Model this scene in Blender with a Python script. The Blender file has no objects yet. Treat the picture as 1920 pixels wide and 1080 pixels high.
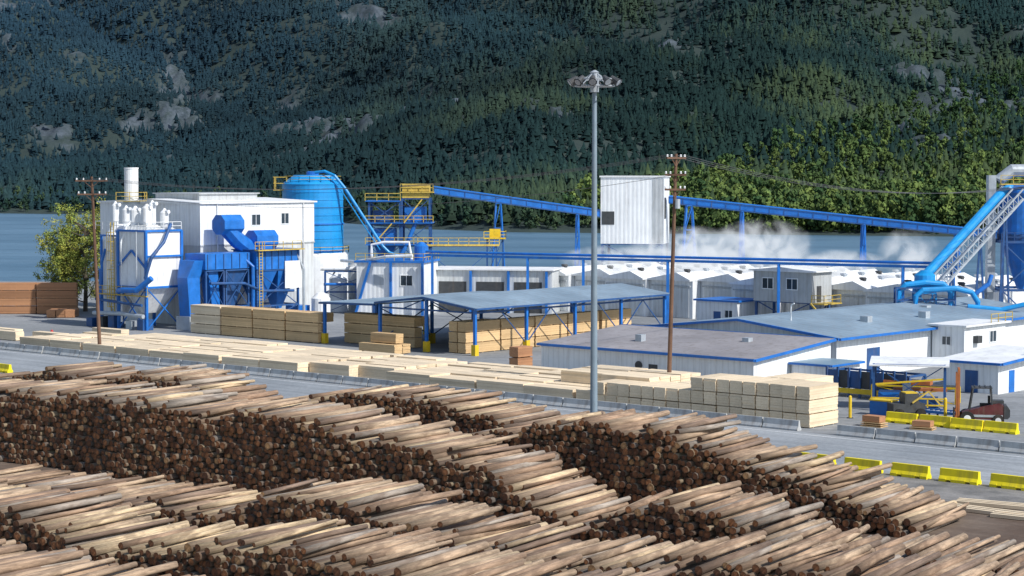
import bpy, math, random
import numpy as np
from mathutils import Vector, Matrix
random.seed(7); rng=np.random.default_rng(7)
sc=bpy.context.scene; coll=sc.collection
R=math.radians
AB=math.atan2(-0.663,0.749)
def W(a,b): return (a*.749+b*.663, 189.3-a*.663+b*.749)

# ------------------------------------------------------------------ materials
def base(name):
    m=bpy.data.materials.new(name); m.use_nodes=True; t=m.node_tree; t.nodes.clear()
    o=t.nodes.new('ShaderNodeOutputMaterial'); p=t.nodes.new('ShaderNodeBsdfPrincipled')
    t.links.new(p.outputs[0],o.inputs[0]); return m,t,p,o
def mth(t,op,a,b=None,c=None):
    n=t.nodes.new('ShaderNodeMath'); n.operation=op
    for i,v in enumerate((a,b,c)):
        if v is None: continue
        if isinstance(v,(int,float)): n.inputs[i].default_value=v
        else: t.links.new(v,n.inputs[i])
    return n.outputs[0]
def noi(t,vec,scale,detail=4,rough=.6,msc=None):
    if msc:
        mp=t.nodes.new('ShaderNodeMapping'); mp.inputs['Scale'].default_value=msc
        t.links.new(vec,mp.inputs[0]); vec=mp.outputs[0]
    n=t.nodes.new('ShaderNodeTexNoise'); n.inputs['Scale'].default_value=scale
    n.inputs['Detail'].default_value=detail; n.inputs['Roughness'].default_value=rough
    t.links.new(vec,n.inputs['Vector']); return n.outputs[0]
def mr(t,v,a,b,c,d):
    n=t.nodes.new('ShaderNodeMapRange')
    for i,x in enumerate((a,b,c,d)): n.inputs[i+1].default_value=x
    t.links.new(v,n.inputs[0]); return n.outputs[0]
def mixc(t,f,a,b):
    n=t.nodes.new('ShaderNodeMix'); n.data_type='RGBA'
    if isinstance(f,(int,float)): n.inputs[0].default_value=f
    else: t.links.new(f,n.inputs[0])
    for i,v in ((6,a),(7,b)):
        if isinstance(v,tuple): n.inputs[i].default_value=(*v[:3],1)
        else: t.links.new(v,n.inputs[i])
    return n.outputs[2]
def scl(t,c,f):
    n=t.nodes.new('ShaderNodeVectorMath'); n.operation='SCALE'
    if isinstance(c,tuple): n.inputs[0].default_value=c[:3]
    else: t.links.new(c,n.inputs[0])
    if isinstance(f,(int,float)): n.inputs[3].default_value=f
    else: t.links.new(f,n.inputs[3])
    return n.outputs[0]
def paint(name,c,rough=.55,metal=0,var=.12,scale=.8,ribs=0,ribdir=(1,1,0),dirt=.25,dirtc=(.16,.12,.09),bump=0,rnd=0):
    m,t,p,o=base(name)
    tc=t.nodes.new('ShaderNodeTexCoord').outputs['Object']
    n=noi(t,tc,scale,5); v=mr(t,n,.3,.7,1-var,1+var)
    if rnd:
        oi=t.nodes.new('ShaderNodeObjectInfo'); v=mth(t,'MULTIPLY',v,mr(t,oi.outputs['Random'],0,1,1-rnd,1+rnd))
    h=None
    if ribs:
        d=t.nodes.new('ShaderNodeVectorMath'); d.operation='DOT_PRODUCT'; d.inputs[1].default_value=ribdir
        t.links.new(tc,d.inputs[0]); s=mth(t,'SINE',mth(t,'MULTIPLY',d.outputs['Value'],6.283*ribs))
        v=mth(t,'MULTIPLY',v,mr(t,s,-1,-.5,.9,1)); h=s
    col=scl(t,c,v)
    if dirt:
        st=noi(t,tc,1.0,5,.65,(1.6,1.6,.16)); f=mr(t,st,.5,.78,0,dirt*1.6)
        col=mixc(t,f,col,dirtc)
    t.links.new(col,p.inputs['Base Color']); p.inputs['Roughness'].default_value=rough; p.inputs['Metallic'].default_value=metal
    t.links.new(mr(t,n,.3,.7,max(rough-.1,.05),min(rough+.15,1)),p.inputs['Roughness'])
    if h is not None or bump:
        b=t.nodes.new('ShaderNodeBump'); b.inputs['Strength'].default_value=.3; b.inputs['Distance'].default_value=.04
        t.links.new(h if h is not None else noi(t,tc,scale*6,5),b.inputs['Height'])
        t.links.new(b.outputs[0],p.inputs['Normal'])
    return m
M={}
M['white']=paint('white cladding',(.80,.83,.85),.5,0,.06,.5,1.4,dirt=.18)
M['whitelow']=paint('grey cladding',(.60,.63,.64),.5,0,.07,.5,1.4,dirt=.3)
M['whitep']=paint('white painted steel',(.80,.83,.85),.45,0,.08,1,dirt=.3)
M['grey']=paint('grey cladding panel',(.45,.48,.5),.5,0,.1,.6,1.4,dirt=.3)
M['blue']=paint('blue painted steel',(.012,.155,.54),.42,0,.2,.9,dirt=.16,dirtc=(.1,.14,.2))
M['bluep']=paint('bright blue tank steel',(.010,.28,.66),.4,0,.12,.5,.55,(0,0,1),dirt=.25,dirtc=(.03,.13,.32))
M['blued']=paint('dark blue steel',(.02,.085,.25),.5,0,.25,1.2,dirt=.2)
M['yellow']=paint('yellow safety paint',(.75,.52,.02),.5,0,.1,2,dirt=.2)
M['yellowd']=paint('dull yellow rail',(.58,.42,.08),.6,0,.2,2,dirt=.4)
M['yellowb']=paint('bright yellow barrier paint',(.85,.70,.01),.6,0,.08,2,dirt=.3,rnd=.06)
M['conc']=paint('barrier concrete',(.42,.44,.45),.85,0,.12,2,dirt=.4,bump=1,rnd=.08)
M['steel']=paint('galvanised steel',(.45,.5,.55),.42,.3,.12,1,dirt=.2)
M['mast']=paint('blue grey mast steel',(.22,.29,.35),.45,.1,.1,1,dirt=.2)
M['dark']=paint('dark grey steel',(.05,.055,.06),.6,0,.3,2,dirt=.2)
M['rubber']=paint('black rubber',(.02,.02,.02),.85,0,.2,4,dirt=.3)
M['glass']=paint('dark window glass',(.03,.05,.07),.12,0,.2,1,dirt=0)
M['roofblue']=paint('blue grey roof sheet',(.20,.31,.39),.45,.1,.14,.25,1.2,(1,0,0),dirt=.3,dirtc=(.3,.3,.3))
M['roofblue2']=paint('pale blue roof sheet',(.25,.34,.42),.45,.1,.2,.15,.7,(0,1,0),dirt=.55,dirtc=(.21,.22,.24))
M['roofgrey']=paint('warm grey membrane roof',(.27,.26,.275),.85,0,.2,.15,dirt=.6,dirtc=(.17,.15,.14))
M['roofwhite']=paint('white metal roof',(.82,.84,.85),.5,0,.08,.3,1.0,(0,1,0),dirt=.3,dirtc=(.35,.34,.33))
M['maroon']=paint('maroon machine paint',(.11,.022,.025),.45,0,.25,2,dirt=.4)
M['red']=paint('red paint',(.5,.03,.03),.5,0,.15,2,dirt=.2)
M['rust']=paint('orange brown steel',(.4,.13,.04),.7,0,.2,2,dirt=.2)
M['pole']=paint('weathered pole wood',(.15,.085,.055),.9,0,.3,1,dirt=.3,dirtc=(.05,.03,.02),bump=1)
M['barktree']=paint('tree bark',(.1,.08,.06),.95,0,.3,3,dirt=.2,bump=1)
M['black']=paint('black lettering paint',(.02,.02,.022),.5,0,.1,2,dirt=0)
M['wire']=paint('cable',(.12,.12,.13),.6,.3,.1,1,dirt=0)

def wood(name,c1,c2,rnd=.12):
    m,t,p,o=base(name)
    tc=t.nodes.new('ShaderNodeTexCoord').outputs['Object']
    sx=t.nodes.new('ShaderNodeSeparateXYZ'); t.links.new(tc,sx.inputs[0])
    oi=t.nodes.new('ShaderNodeObjectInfo').outputs['Random']
    iy=mth(t,'FLOOR',mth(t,'MULTIPLY',sx.outputs[1],8.0)); iz=mth(t,'FLOOR',mth(t,'MULTIPLY',sx.outputs[2],10.5))
    cb=t.nodes.new('ShaderNodeCombineXYZ'); t.links.new(iy,cb.inputs[0]); t.links.new(iz,cb.inputs[1]); t.links.new(mth(t,'MULTIPLY',oi,50),cb.inputs[2])
    wn=t.nodes.new('ShaderNodeTexWhiteNoise'); t.links.new(cb.outputs[0],wn.inputs[0])
    g=noi(t,tc,3,4,.6,(.25,3,3))
    f=mth(t,'ADD',mth(t,'MULTIPLY',wn.outputs[0],.55),mth(t,'MULTIPLY',g,.45))
    col=mixc(t,f,c1,c2)
    fy=mth(t,'FRACT',mth(t,'MULTIPLY',sx.outputs[1],8.0)); fz=mth(t,'FRACT',mth(t,'MULTIPLY',sx.outputs[2],10.5))
    ln=mth(t,'MULTIPLY',mth(t,'GREATER_THAN',fy,.1),mth(t,'GREATER_THAN',fz,.12))
    v=mth(t,'MULTIPLY',mr(t,ln,0,1,.84,1),mr(t,oi,0,1,1-rnd,1+rnd*.6))
    big=noi(t,tc,.6,3); v=mth(t,'MULTIPLY',v,mr(t,big,.3,.7,.9,1.1))
    t.links.new(scl(t,col,v),p.inputs['Base Color']); p.inputs['Roughness'].default_value=.8
    return m
M['lumber']=wood('fresh sawn lumber',(.88,.74,.54),(.74,.59,.40),.15)
M['lumber2']=wood('yellow sawn lumber',(.76,.54,.29),(.60,.40,.20),.16)
M['lumber3']=wood('orange brown weathered lumber',(.50,.26,.13),(.38,.18,.09),.2)

def logmat(name,end):
    m,t,p,o=base(name)
    tc=t.nodes.new('ShaderNodeTexCoord').outputs['Object']
    at=t.nodes.new('ShaderNodeAttribute'); at.attribute_name='tint'
    if end:
        n=noi(t,tc,6,4,.7); v=mr(t,n,.3,.7,.4,1.5)
    else:
        n=noi(t,tc,2.4,6,.75,(.22,4,4)); v=mr(t,n,.3,.7,.5,1.35)
        k=noi(t,tc,1.1,4,.7,(.35,1.4,1.4)); 
    c=scl(t,at.outputs['Color'],v)
    if not end: c=mixc(t,mr(t,k,.5,.64,0,.55),c,(.12,.075,.05))
    t.links.new(c,p.inputs['Base Color']); p.inputs['Roughness'].default_value=.9
    b=t.nodes.new('ShaderNodeBump'); b.inputs['Strength'].default_value=.5; b.inputs['Distance'].default_value=.03
    t.links.new(n,b.inputs['Height']); t.links.new(b.outputs[0],p.inputs['Normal'])
    return m
M['logbody']=logmat('log bark and stripped wood',False); M['logend']=logmat('sawn log end',True)

def leafmat(name,up):
    m,t,p,o=base(name)
    at=t.nodes.new('ShaderNodeAttribute'); at.attribute_name='tint'
    tc=t.nodes.new('ShaderNodeTexCoord').outputs['Object']
    n=noi(t,tc,.35,3); t.links.new(scl(t,at.outputs['Color'],mr(t,n,.3,.7,.7,1.35)),p.inputs['Base Color'])
    p.inputs['Roughness'].default_value=.9
    p.inputs['Specular IOR Level'].default_value=.08
    if up:   # foliage scatters light softly: bend the shading normal towards the sky
        ge=t.nodes.new('ShaderNodeNewGeometry'); a=scl(t,ge.outputs['Normal'],1-up); ad=t.nodes.new('ShaderNodeVectorMath'); ad.operation='ADD'
        t.links.new(a,ad.inputs[0]); ad.inputs[1].default_value=(0,0,up); nm=t.nodes.new('ShaderNodeVectorMath'); nm.operation='NORMALIZE'
        t.links.new(ad.outputs[0],nm.inputs[0]); t.links.new(nm.outputs[0],p.inputs['Normal'])
    return m
M['needle']=leafmat('conifer foliage',.5); M['leaf']=leafmat('broad leaf foliage',.4)

# ------------------------------------------------------------------ mesh builder
class MB:
    def __init__(s): s.v=[];s.f=[];s.m=[]
    def add(s,vs,fs,m=0):
        o=len(s.v); s.v+= [tuple(v) for v in vs]; s.f+=[tuple(i+o for i in f) for f in fs]; s.m+=[m]*len(fs); return s
    def box(s,x0,x1,y0,y1,z0,z1,m=0):
        vs=[(x,y,z) for z in(z0,z1) for y in(y0,y1) for x in(x0,x1)]
        return s.add(vs,[(0,2,3,1),(4,5,7,6),(0,1,5,4),(2,6,7,3),(0,4,6,2),(1,3,7,5)],m)
    def hop(s,a,b,m=0):
        vs=[(x,y,a[4]) for y in a[2:4] for x in a[:2]]+[(x,y,b[4]) for y in b[2:4] for x in b[:2]]
        return s.add(vs,[(0,2,3,1),(4,5,7,6),(0,1,5,4),(2,6,7,3),(0,4,6,2),(1,3,7,5)],m)
    def sweep(s,pts,r,n=8,m=0,caps=True,r2=None):
        pts=[Vector(p) for p in pts]; N=len(pts); vs=[]; 
        rr=[r]*N if r2 is None else [r+(r2-r)*i/(N-1) for i in range(N)]
        for i,p in enumerate(pts):
            d=(pts[min(i+1,N-1)]-pts[max(i-1,0)]).normalized()
            u=d.cross(Vector((0,0,1)))
            if u.length<.05: u=d.cross(Vector((0,1,0)))
            u.normalize(); w=u.cross(d)
            for k in range(n):
                a=2*math.pi*(k+.5)/n; vs.append(p+u*(math.cos(a)*rr[i])+w*(math.sin(a)*rr[i]))
        fs=[]
        for i in range(N-1):
            for k in range(n):
                fs.append((i*n+k,i*n+(k+1)%n,(i+1)*n+(k+1)%n,(i+1)*n+k))
        if caps: fs.append(tuple(range(n))[::-1]); fs.append(tuple((N-1)*n+k for k in range(n)))
        return s.add(vs,fs,m)
    def cyl(s,p,q,r,r2=None,n=14,m=0): return s.sweep([p,q],r,n,m,True,r2)
    def beam(s,p,q,w=.2,m=0): return s.sweep([p,q],w*.7,4,m)
    def lathe(s,prof,n=28,m=0,cx=0,cy=0):
        vs=[];fs=[]
        for (r,z) in prof:
            for k in range(n):
                a=2*math.pi*k/n; vs.append((cx+r*math.cos(a),cy+r*math.sin(a),z))
        for i in range(len(prof)-1):
            for k in range(n): fs.append((i*n+k,i*n+(k+1)%n,(i+1)*n+(k+1)%n,(i+1)*n+k))
        fs.append(tuple(range(n))[::-1]); fs.append(tuple((len(prof)-1)*n+k for k in range(n)))
        return s.add(vs,fs,m)
    def ext(s,prof,x0,x1,m=0):
        n=len(prof); vs=[(x0,y,z) for y,z in prof]+[(x1,y,z) for y,z in prof]
        fs=[tuple(range(n)),tuple(range(n,2*n))[::-1]]+[(i,n+i,n+(i+1)%n,(i+1)%n) for i in range(n)]
        return s.add(vs,fs,m)
    def exty(s,prof,y0,y1,m=0):
        n=len(prof); vs=[(x,y0,z) for x,z in prof]+[(x,y1,z) for x,z in prof]
        fs=[tuple(range(n))[::-1],tuple(range(n,2*n))]+[(i,(i+1)%n,n+(i+1)%n,n+i) for i in range(n)]
        return s.add(vs,fs,m)
    def rail(s,pts,h=1.1,w=.07,m=0):
        for a,b in zip(pts[:-1],pts[1:]):
            a=Vector(a);b=Vector(b);L=(b-a).length;k=max(1,int(L/1.5))
            for z in (h,h*.5): s.beam(a+Vector((0,0,z)),b+Vector((0,0,z)),w,m)
            for i in range(k+1):
                q=a.lerp(b,i/k); s.beam(q,q+Vector((0,0,h)),w,m)
        return s
    def frame(s,x0,x1,y0,y1,zs,w=.3,br=True,m=0):
        for x in(x0,x1):
            for y in(y0,y1): s.beam((x,y,zs[0]),(x,y,zs[-1]),w,m)
        for z in zs[1:]:
            s.beam((x0,y0,z),(x1,y0,z),w*.8,m);s.beam((x0,y1,z),(x1,y1,z),w*.8,m);s.beam((x0,y0,z),(x0,y1,z),w*.8,m);s.beam((x1,y0,z),(x1,y1,z),w*.8,m)
        if br:
            for a,b in zip(zs[:-1],zs[1:]):
                s.beam((x0,y0,a),(x1,y0,b),w*.4,m);s.beam((x1,y0,a),(x0,y0,b),w*.4,m)
                s.beam((x1,y0,a),(x1,y1,b),w*.4,m);s.beam((x1,y1,a),(x1,y0,b),w*.4,m)
        return s
    def mesh(s,name,mats,smooth=False):
        me=bpy.data.meshes.new(name); me.from_pydata(s.v,[],s.f)
        for k in mats: me.materials.append(M[k])
        me.polygons.foreach_set('material_index',s.m)
        if smooth: me.shade_smooth()
        me.update(); return me
def props(o,label,cat,group=None,kind=None):
    if label: o['label']=label
    if cat: o['category']=cat
    if group: o['group']=group
    if kind: o['kind']=kind
def thing(name,label,cat,x,y,z=0,rz=0,group=None):
    e=bpy.data.objects.new(name,None); e.empty_display_size=.5; e.location=(x,y,z); e.rotation_euler=(0,0,rz)
    coll.objects.link(e); props(e,label,cat,group); return e
def part(mb,name,par,mats,label=None,loc=(0,0,0),smooth=False):
    if isinstance(mats,str): mats=[mats]
    o=bpy.data.objects.new(name,mb.mesh(name,mats,smooth) if isinstance(mb,MB) else mb); o.location=loc
    coll.objects.link(o); o.parent=par
    if label: o['label']=label
    return o
def bpart(name,par,mat,*b): 
    mb=MB(); mb.box(*b); return part(mb,name,par,mat)
def pipe(name,par,mat,pts,r,n=9):
    mb=MB(); mb.sweep(pts,r,n); return part(mb,name,par,mat)
def solo(mb,name,label,cat,mats,x=0,y=0,z=0,rz=0,group=None,kind=None):
    if isinstance(mats,str): mats=[mats]
    o=bpy.data.objects.new(name,mb.mesh(name,mats) if isinstance(mb,MB) else mb); o.location=(x,y,z); o.rotation_euler=(0,0,rz)
    coll.objects.link(o); props(o,label,cat,group,kind); return o
def dup(o,x=None,y=None,z=0,rz=0,par=None):
    c=o.copy(); coll.objects.link(c)
    if par is None: c.location=(x,y,z); c.rotation_euler=(0,0,rz)
    else: c.parent=par
    for k in list(o.children): dup(k,par=c)
    return c
def npmesh(name,verts,faces,mats,tint=None,mi=None,smooth=False):
    me=bpy.data.meshes.new(name); nv=len(verts); nf,k=faces.shape
    me.vertices.add(nv); me.vertices.foreach_set('co',np.ascontiguousarray(verts,dtype=np.float32).ravel())
    me.loops.add(nf*k); me.loops.foreach_set('vertex_index',np.ascontiguousarray(faces,dtype=np.int32).ravel())
    me.polygons.add(nf); me.polygons.foreach_set('loop_start',np.arange(0,nf*k,k,dtype=np.int32))
    try: me.polygons.foreach_set('loop_total',np.full(nf,k,dtype=np.int32))
    except Exception: pass
    for q in mats: me.materials.append(M[q])
    if mi is not None: me.polygons.foreach_set('material_index',mi.astype(np.int32))
    if tint is not None:
        a=me.attributes.new('tint','FLOAT_COLOR','POINT'); c=np.ones((nv,4),np.float32); c[:,:3]=tint; a.data.foreach_set('color',c.ravel())
    if smooth: me.polygons.foreach_set('use_smooth',np.ones(nf,dtype=bool))
    me.update(calc_edges=True); return me

# ------------------------------------------------------------------ noise
_perm=rng.random((256,256))
def vn(x,y):
    xi=np.floor(x).astype(int);yi=np.floor(y).astype(int);fx=x-xi;fy=y-yi
    fx=fx*fx*(3-2*fx);fy=fy*fy*(3-2*fy)
    g=lambda i,j:_perm[i%256,j%256]
    return (g(xi,yi)*(1-fx)+g(xi+1,yi)*fx)*(1-fy)+(g(xi,yi+1)*(1-fx)+g(xi+1,yi+1)*fx)*fy
def fbm(x,y,o=5):
    s=0;a=.5;t=0
    for i in range(o): s=s+a*vn(x+37*i,y+91*i);t+=a;a*=.52;x=x*2.03;y=y*2.03
    return s/t
def shore(u): return np.interp(u,[-.5,-.257,-.14,-.09,-.05,0,.1,.257,.5],[1500,1306,1220,1080,960,905,880,836,800])
def terr(x,y):
    u=x/y; d=y-shore(u); wR=np.clip((u+.12)/.2,0,1); wR=wR*wR*(3-2*wR)
    zr=np.interp(d,[-60,0,30,100,330,830,1400,2400],[-14,-6.2,-1,5,42,140,275,560])
    zl=np.interp(d,[-60,0,40,300,900,1500,2400],[-14,-6.2,0,20,125,300,560])
    z=zl*(1-wR)+zr*wR; amp=np.clip(d-40,0,900)/900
    rid=np.abs(fbm(x/420+y/900+3,y/700+9,4)-.5)*2
    z=z+amp*(rid*150-45)+np.clip(d/200,0,1)*(fbm(x/110+5,y/110+2,4)-.5)*26
    return z
def rock(x,y):
    u=x/y;d=y-shore(u)
    a=fbm(x/70+y/200+11,y/200-x/300+4,6)
    return np.clip((a-.525)*7,0,1)*np.clip((d-150)/300,0,1)

us=np.linspace(-.46,.46,360); ds=np.concatenate([np.linspace(-60,100,16),np.linspace(115,2300,220)])
U,D=np.meshgrid(us,ds); Y=shore(U)+D; X=U*Y; Z=terr(X,Y)
V=np.stack([X.ravel(),Y.ravel(),Z.ravel()],1); nu=len(us); nd=len(ds)
V[:,2]+=rock(V[:,0],V[:,1])*(fbm(V[:,0]/14,V[:,1]/22,4)-.5)*30
ii=(np.arange(nd-1)[:,None]*nu+np.arange(nu-1)[None,:]).ravel()
F=np.stack([ii,ii+1,ii+nu+1,ii+nu],1)
m,t,p,o=base('mountain ground'); M['mountain']=m
tc=t.nodes.new('ShaderNodeTexCoord').outputs['Object']; at=t.nodes.new('ShaderNodeAttribute'); at.attribute_name='tint'
sp=t.nodes.new('ShaderNodeSeparateColor'); t.links.new(at.outputs['Color'],sp.inputs[0])
n1=noi(t,tc,.09,8,.8,(1,.4,1)); n2=noi(t,tc,.03,8,.8,(1,.4,1))
g=mixc(t,mr(t,n1,.35,.65,0,1),(.014,.030,.030),(.030,.050,.042)); rk=mixc(t,mr(t,n1,.4,.62,0,1),(.026,.042,.055),(.095,.12,.15))
f=mth(t,'MULTIPLY',sp.outputs[0],mr(t,n2,.38,.55,0,1))
t.links.new(mixc(t,f,g,rk),p.inputs['Base Color']); p.inputs['Roughness'].default_value=.95
rk_=rock(V[:,0],V[:,1]); tt=np.stack([rk_]*3,1)
solo(npmesh('mountain_terrain',V,F,['mountain'],tt,smooth=True),'mountain_terrain','forested rocky mountainside above the lake','mountain',[],kind='structure')

# ------------------------------------------------------------------ forest
def conifer(seed):
    r=np.random.default_rng(seed); vs=[];fs=[]; K=5;n=6
    lean=r.normal(0,.02,2)
    for k in range(K):
        z0=.06+.80*k/K; z1=min(z0+.36,1.0); rad=.2*(1-k/K)**r.uniform(.6,1.1)+.02
        b=len(vs); vs.append((lean[0]*z1,lean[1]*z1,z1)); a0=r.random()*6.28
        for j in range(n):
            a=a0+6.283*j/n; q=rad*(.4+.95*r.random()); vs.append((q*math.cos(a),q*math.sin(a),z0-.07*r.random()))
        for j in range(n): fs.append((b,b+1+j,b+1+(j+1)%n))
    return np.array(vs),np.array(fs)
def scatter(tmpls,pos,h,wid,colr,name,mat,label):
    vv=[];ff=[];cc=[];off=0
    which=rng.integers(0,len(tmpls),len(pos))
    for k,(tv,tf) in enumerate(tmpls):
        idx=np.where(which==k)[0]; n=len(idx)
        if n==0: continue
        a=rng.random(n)*6.28; c=np.cos(a)[:,None];s=np.sin(a)[:,None]; hh=h[idx][:,None]; w=hh*wid[idx][:,None]
        x=(tv[None,:,0]*c-tv[None,:,1]*s)*w; y=(tv[None,:,0]*s+tv[None,:,1]*c)*w; z=tv[None,:,2]*hh
        P=np.stack([x+pos[idx,0][:,None],y+pos[idx,1][:,None],z+pos[idx,2][:,None]],2)
        sh=(.8+.25*np.clip(tv[:,2],0,1))[None,:,None]  # crown shade painted in: lower foliage darker, tips lighter
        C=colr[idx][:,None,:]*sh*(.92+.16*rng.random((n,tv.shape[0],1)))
        vv.append(P.reshape(-1,3)); cc.append(C.reshape(-1,3)); ff.append((tf[None]+off+np.arange(n)[:,None,None]*tv.shape[0]).reshape(-1,tf.shape[1])); off+=n*tv.shape[0]
    me=npmesh(name,np.concatenate(vv),np.concatenate(ff),[mat],np.concatenate(cc))
    return solo(me,name,label,'forest',[],kind='stuff')
def samp(n,umin,umax,dmin,dmax):
    u=rng.uniform(umin,umax,n); d=dmin+(dmax-dmin)*rng.random(n)**.9; y=shore(u)+d; x=u*y
    dens=np.clip((fbm(x/60+50,y/120+7,4)-.33)*6,.35,1)
    k=(rng.random(n)>rock(x,y)*.88)&(rng.random(n)<dens); x=x[k];y=y[k]
    return np.stack([x,y,terr(x,y)-.5],1)
pos=samp(100000,-.31,.31,15,1950)
u=pos[:,0]/pos[:,1]; dd=pos[:,1]-shore(u)
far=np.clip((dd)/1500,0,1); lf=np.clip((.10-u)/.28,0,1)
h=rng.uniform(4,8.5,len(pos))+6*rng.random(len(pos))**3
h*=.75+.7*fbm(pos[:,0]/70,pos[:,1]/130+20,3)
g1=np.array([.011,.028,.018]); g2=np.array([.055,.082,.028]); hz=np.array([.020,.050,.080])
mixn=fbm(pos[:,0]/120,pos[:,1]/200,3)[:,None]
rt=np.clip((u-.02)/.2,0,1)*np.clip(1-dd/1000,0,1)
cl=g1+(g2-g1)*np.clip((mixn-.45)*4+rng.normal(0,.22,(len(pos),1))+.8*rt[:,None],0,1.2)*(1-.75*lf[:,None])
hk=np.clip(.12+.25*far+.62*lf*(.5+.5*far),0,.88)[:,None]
cl=cl*(1-hk)+hz*hk  # blue haze painted into the tree colours, stronger far off and to the left
cl*=np.clip(.35+1.1*fbm(pos[:,0]/190+pos[:,1]/400+8,pos[:,1]/330+60,3),.5,1.4)[:,None]  # broad ridge shadows painted into the tree colours with noise
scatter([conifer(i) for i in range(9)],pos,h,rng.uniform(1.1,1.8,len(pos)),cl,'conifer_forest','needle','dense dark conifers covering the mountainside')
def broad(seed,nq=150):
    r=np.random.default_rng(seed); vs=[];fs=[]
    lumps=[(r.normal(0,.11),r.normal(0,.11),r.uniform(.15,.88),r.uniform(.11,.2)) for _ in range(10)]
    for i in range(nq):
        lx,ly,lz,lr=lumps[r.integers(10)]; q=1.25-lz*.75; d=r.normal(size=3); d/=np.linalg.norm(d); c=np.array([lx*q,ly*q,lz])+d*lr*q*r.uniform(.7,1)
        a=r.normal(size=3);a/=np.linalg.norm(a);a=a-d*a.dot(d)*.7;a/=np.linalg.norm(a);b=np.cross(a,d);b/=np.linalg.norm(b)+1e-6;s=r.uniform(.028,.05)
        o=len(vs); vs+=[c-a*s-b*s,c+a*s-b*s,c+a*s+b*s,c-a*s+b*s]; fs.append((o,o+1,o+2,o+3))
    return np.array(vs),np.array(fs)
u=np.concatenate([rng.uniform(.03,.30,1300),.3-.24*rng.random(2300)**1.2,rng.uniform(-.3,.04,500)]); n=len(u)
d=np.concatenate([rng.uniform(6,130,1300),20+680*rng.random(2300)**1.9,rng.uniform(6,80,500)])
d[1300:3600]*=np.clip((u[1300:3600]-.03)/.2,.15,1.1)
y=shore(u)+d;x=u*y; pos=np.stack([x,y,terr(x,y)-.5],1)
h=rng.uniform(7,17,n)*rng.uniform(.7,1.1,n); k=rng.random((n,1))**1.2; k=k*np.clip(1.2-d[:,None]/600,.1,1); cl=np.array([.035,.075,.030])*(1-k)+np.array([.16,.22,.06])*k; cl*=rng.uniform(.7,1.1,(n,1)); cl[-500:]=cl[-500:]*.4+np.array([.006,.02,.025]); h[-500:]*=.7
scatter([broad(i) for i in range(8)],pos,h,rng.uniform(.8,1.15,n),cl,'broadleaf_forest','leaf','light green spring trees along the far shore')

# ------------------------------------------------------------------ ground, water, road
mb=MB(); ys=[-400,60,200,300,396,404,416,440,700,5000]; zs=[0,0,0,0,0,-2,-6.5,-10,-16,-18]; xs=[-2600,-600,-150,0,150,600,2600]
for j,yy in enumerate(ys):
    for xx in xs: mb.v.append((xx,yy,zs[j]))
for j in range(len(ys)-1):
    for i in range(len(xs)-1):
        a=j*len(xs)+i; mb.f.append((a,a+1,a+1+len(xs),a+len(xs))); mb.m.append(0)
def groundmat(name,c1,c2,sc1=.06,sc2=1.5):
    m,t,p,o=base(name); tc=t.nodes.new('ShaderNodeTexCoord').outputs['Object']
    a=noi(t,tc,sc1,7,.65); b=noi(t,tc,sc2,6,.7); s=noi(t,tc,.9,5,.65,(.05,1,1))
    c=mixc(t,mr(t,a,.38,.62,0,1),c1,c2); v=mth(t,'MULTIPLY',mr(t,b,.3,.7,.8,1.2),mr(t,s,.35,.65,.82,1.12)); t.links.new(scl(t,c,v),p.inputs['Base Color']); p.inputs['Roughness'].default_value=.9
    bp=t.nodes.new('ShaderNodeBump'); bp.inputs['Strength'].default_value=.4; bp.inputs['Distance'].default_value=.05; t.links.new(b,bp.inputs['Height']); t.links.new(bp.outputs[0],p.inputs['Normal'])
    return m
M['ground']=groundmat('dusty paved yard',(.20,.215,.23),(.29,.305,.32)); M['asphalt']=groundmat('worn asphalt road',(.22,.245,.27),(.31,.335,.36),.05,2.5)
M['dirt']=groundmat('bark covered dirt',(.10,.065,.045),(.17,.13,.10),.15,2); M['gravel']=groundmat('grey gravel',(.13,.13,.13),(.26,.25,.24),.3,5)
solo(mb,'ground','wide grey paved yard sloping to the lake','ground','ground',kind='structure')
m,t,p,o=base('lake water'); M['water']=m
tc=t.nodes.new('ShaderNodeTexCoord').outputs['Object']; n=noi(t,tc,.35,6,.6,(.5,1,1)); n2=noi(t,tc,.02,5,.65,(.3,1,1)); n3=noi(t,tc,.15,5,.7,(.25,1,1))
wc=mixc(t,mr(t,n2,.35,.65,0,1),(.075,.155,.235),(.125,.225,.32))
t.links.new(scl(t,wc,mr(t,n3,.3,.7,.8,1.2)),p.inputs['Base Color']); p.inputs['Roughness'].default_value=.35; p.inputs['Specular IOR Level'].default_value=.35
bp=t.nodes.new('ShaderNodeBump'); bp.inputs['Strength'].default_value=.8; bp.inputs['Distance'].default_value=.6; t.links.new(n,bp.inputs['Height']); t.links.new(bp.outputs[0],p.inputs['Normal'])
mb=MB(); mb.add([(-2600,398,0),(2600,398,0),(2600,2400,0),(-2600,2400,0)],[(0,1,2,3)]); solo(mb,'lake_water','calm blue mountain lake','water','water',0,0,-6,kind='structure')
def strip(name,a0,a1,b0,b1,z,mat,label,cat):
    mb=MB(); mb.add([(a0,b0,0),(a1,b0,0),(a1,b1,0),(a0,b1,0)],[(0,1,2,3)]); solo(mb,name,label,cat,mat,*W(0,0),z,AB,kind='structure')
strip('road',-260,220,-15.8,-.7,.008,'asphalt','worn grey asphalt haul road','road')
strip('road_edge_line',-260,220,-1.9,-1.75,.014,'whitep','thin white painted line along the road','road marking')
strip('gravel_verge',-260,220,-24,-15.8,.006,'gravel','grey gravel verge beside the road','gravel')
strip('log_yard_ground',-260,260,-190,-24,.004,'dirt','brown bark covered ground below the log piles','ground')

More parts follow.
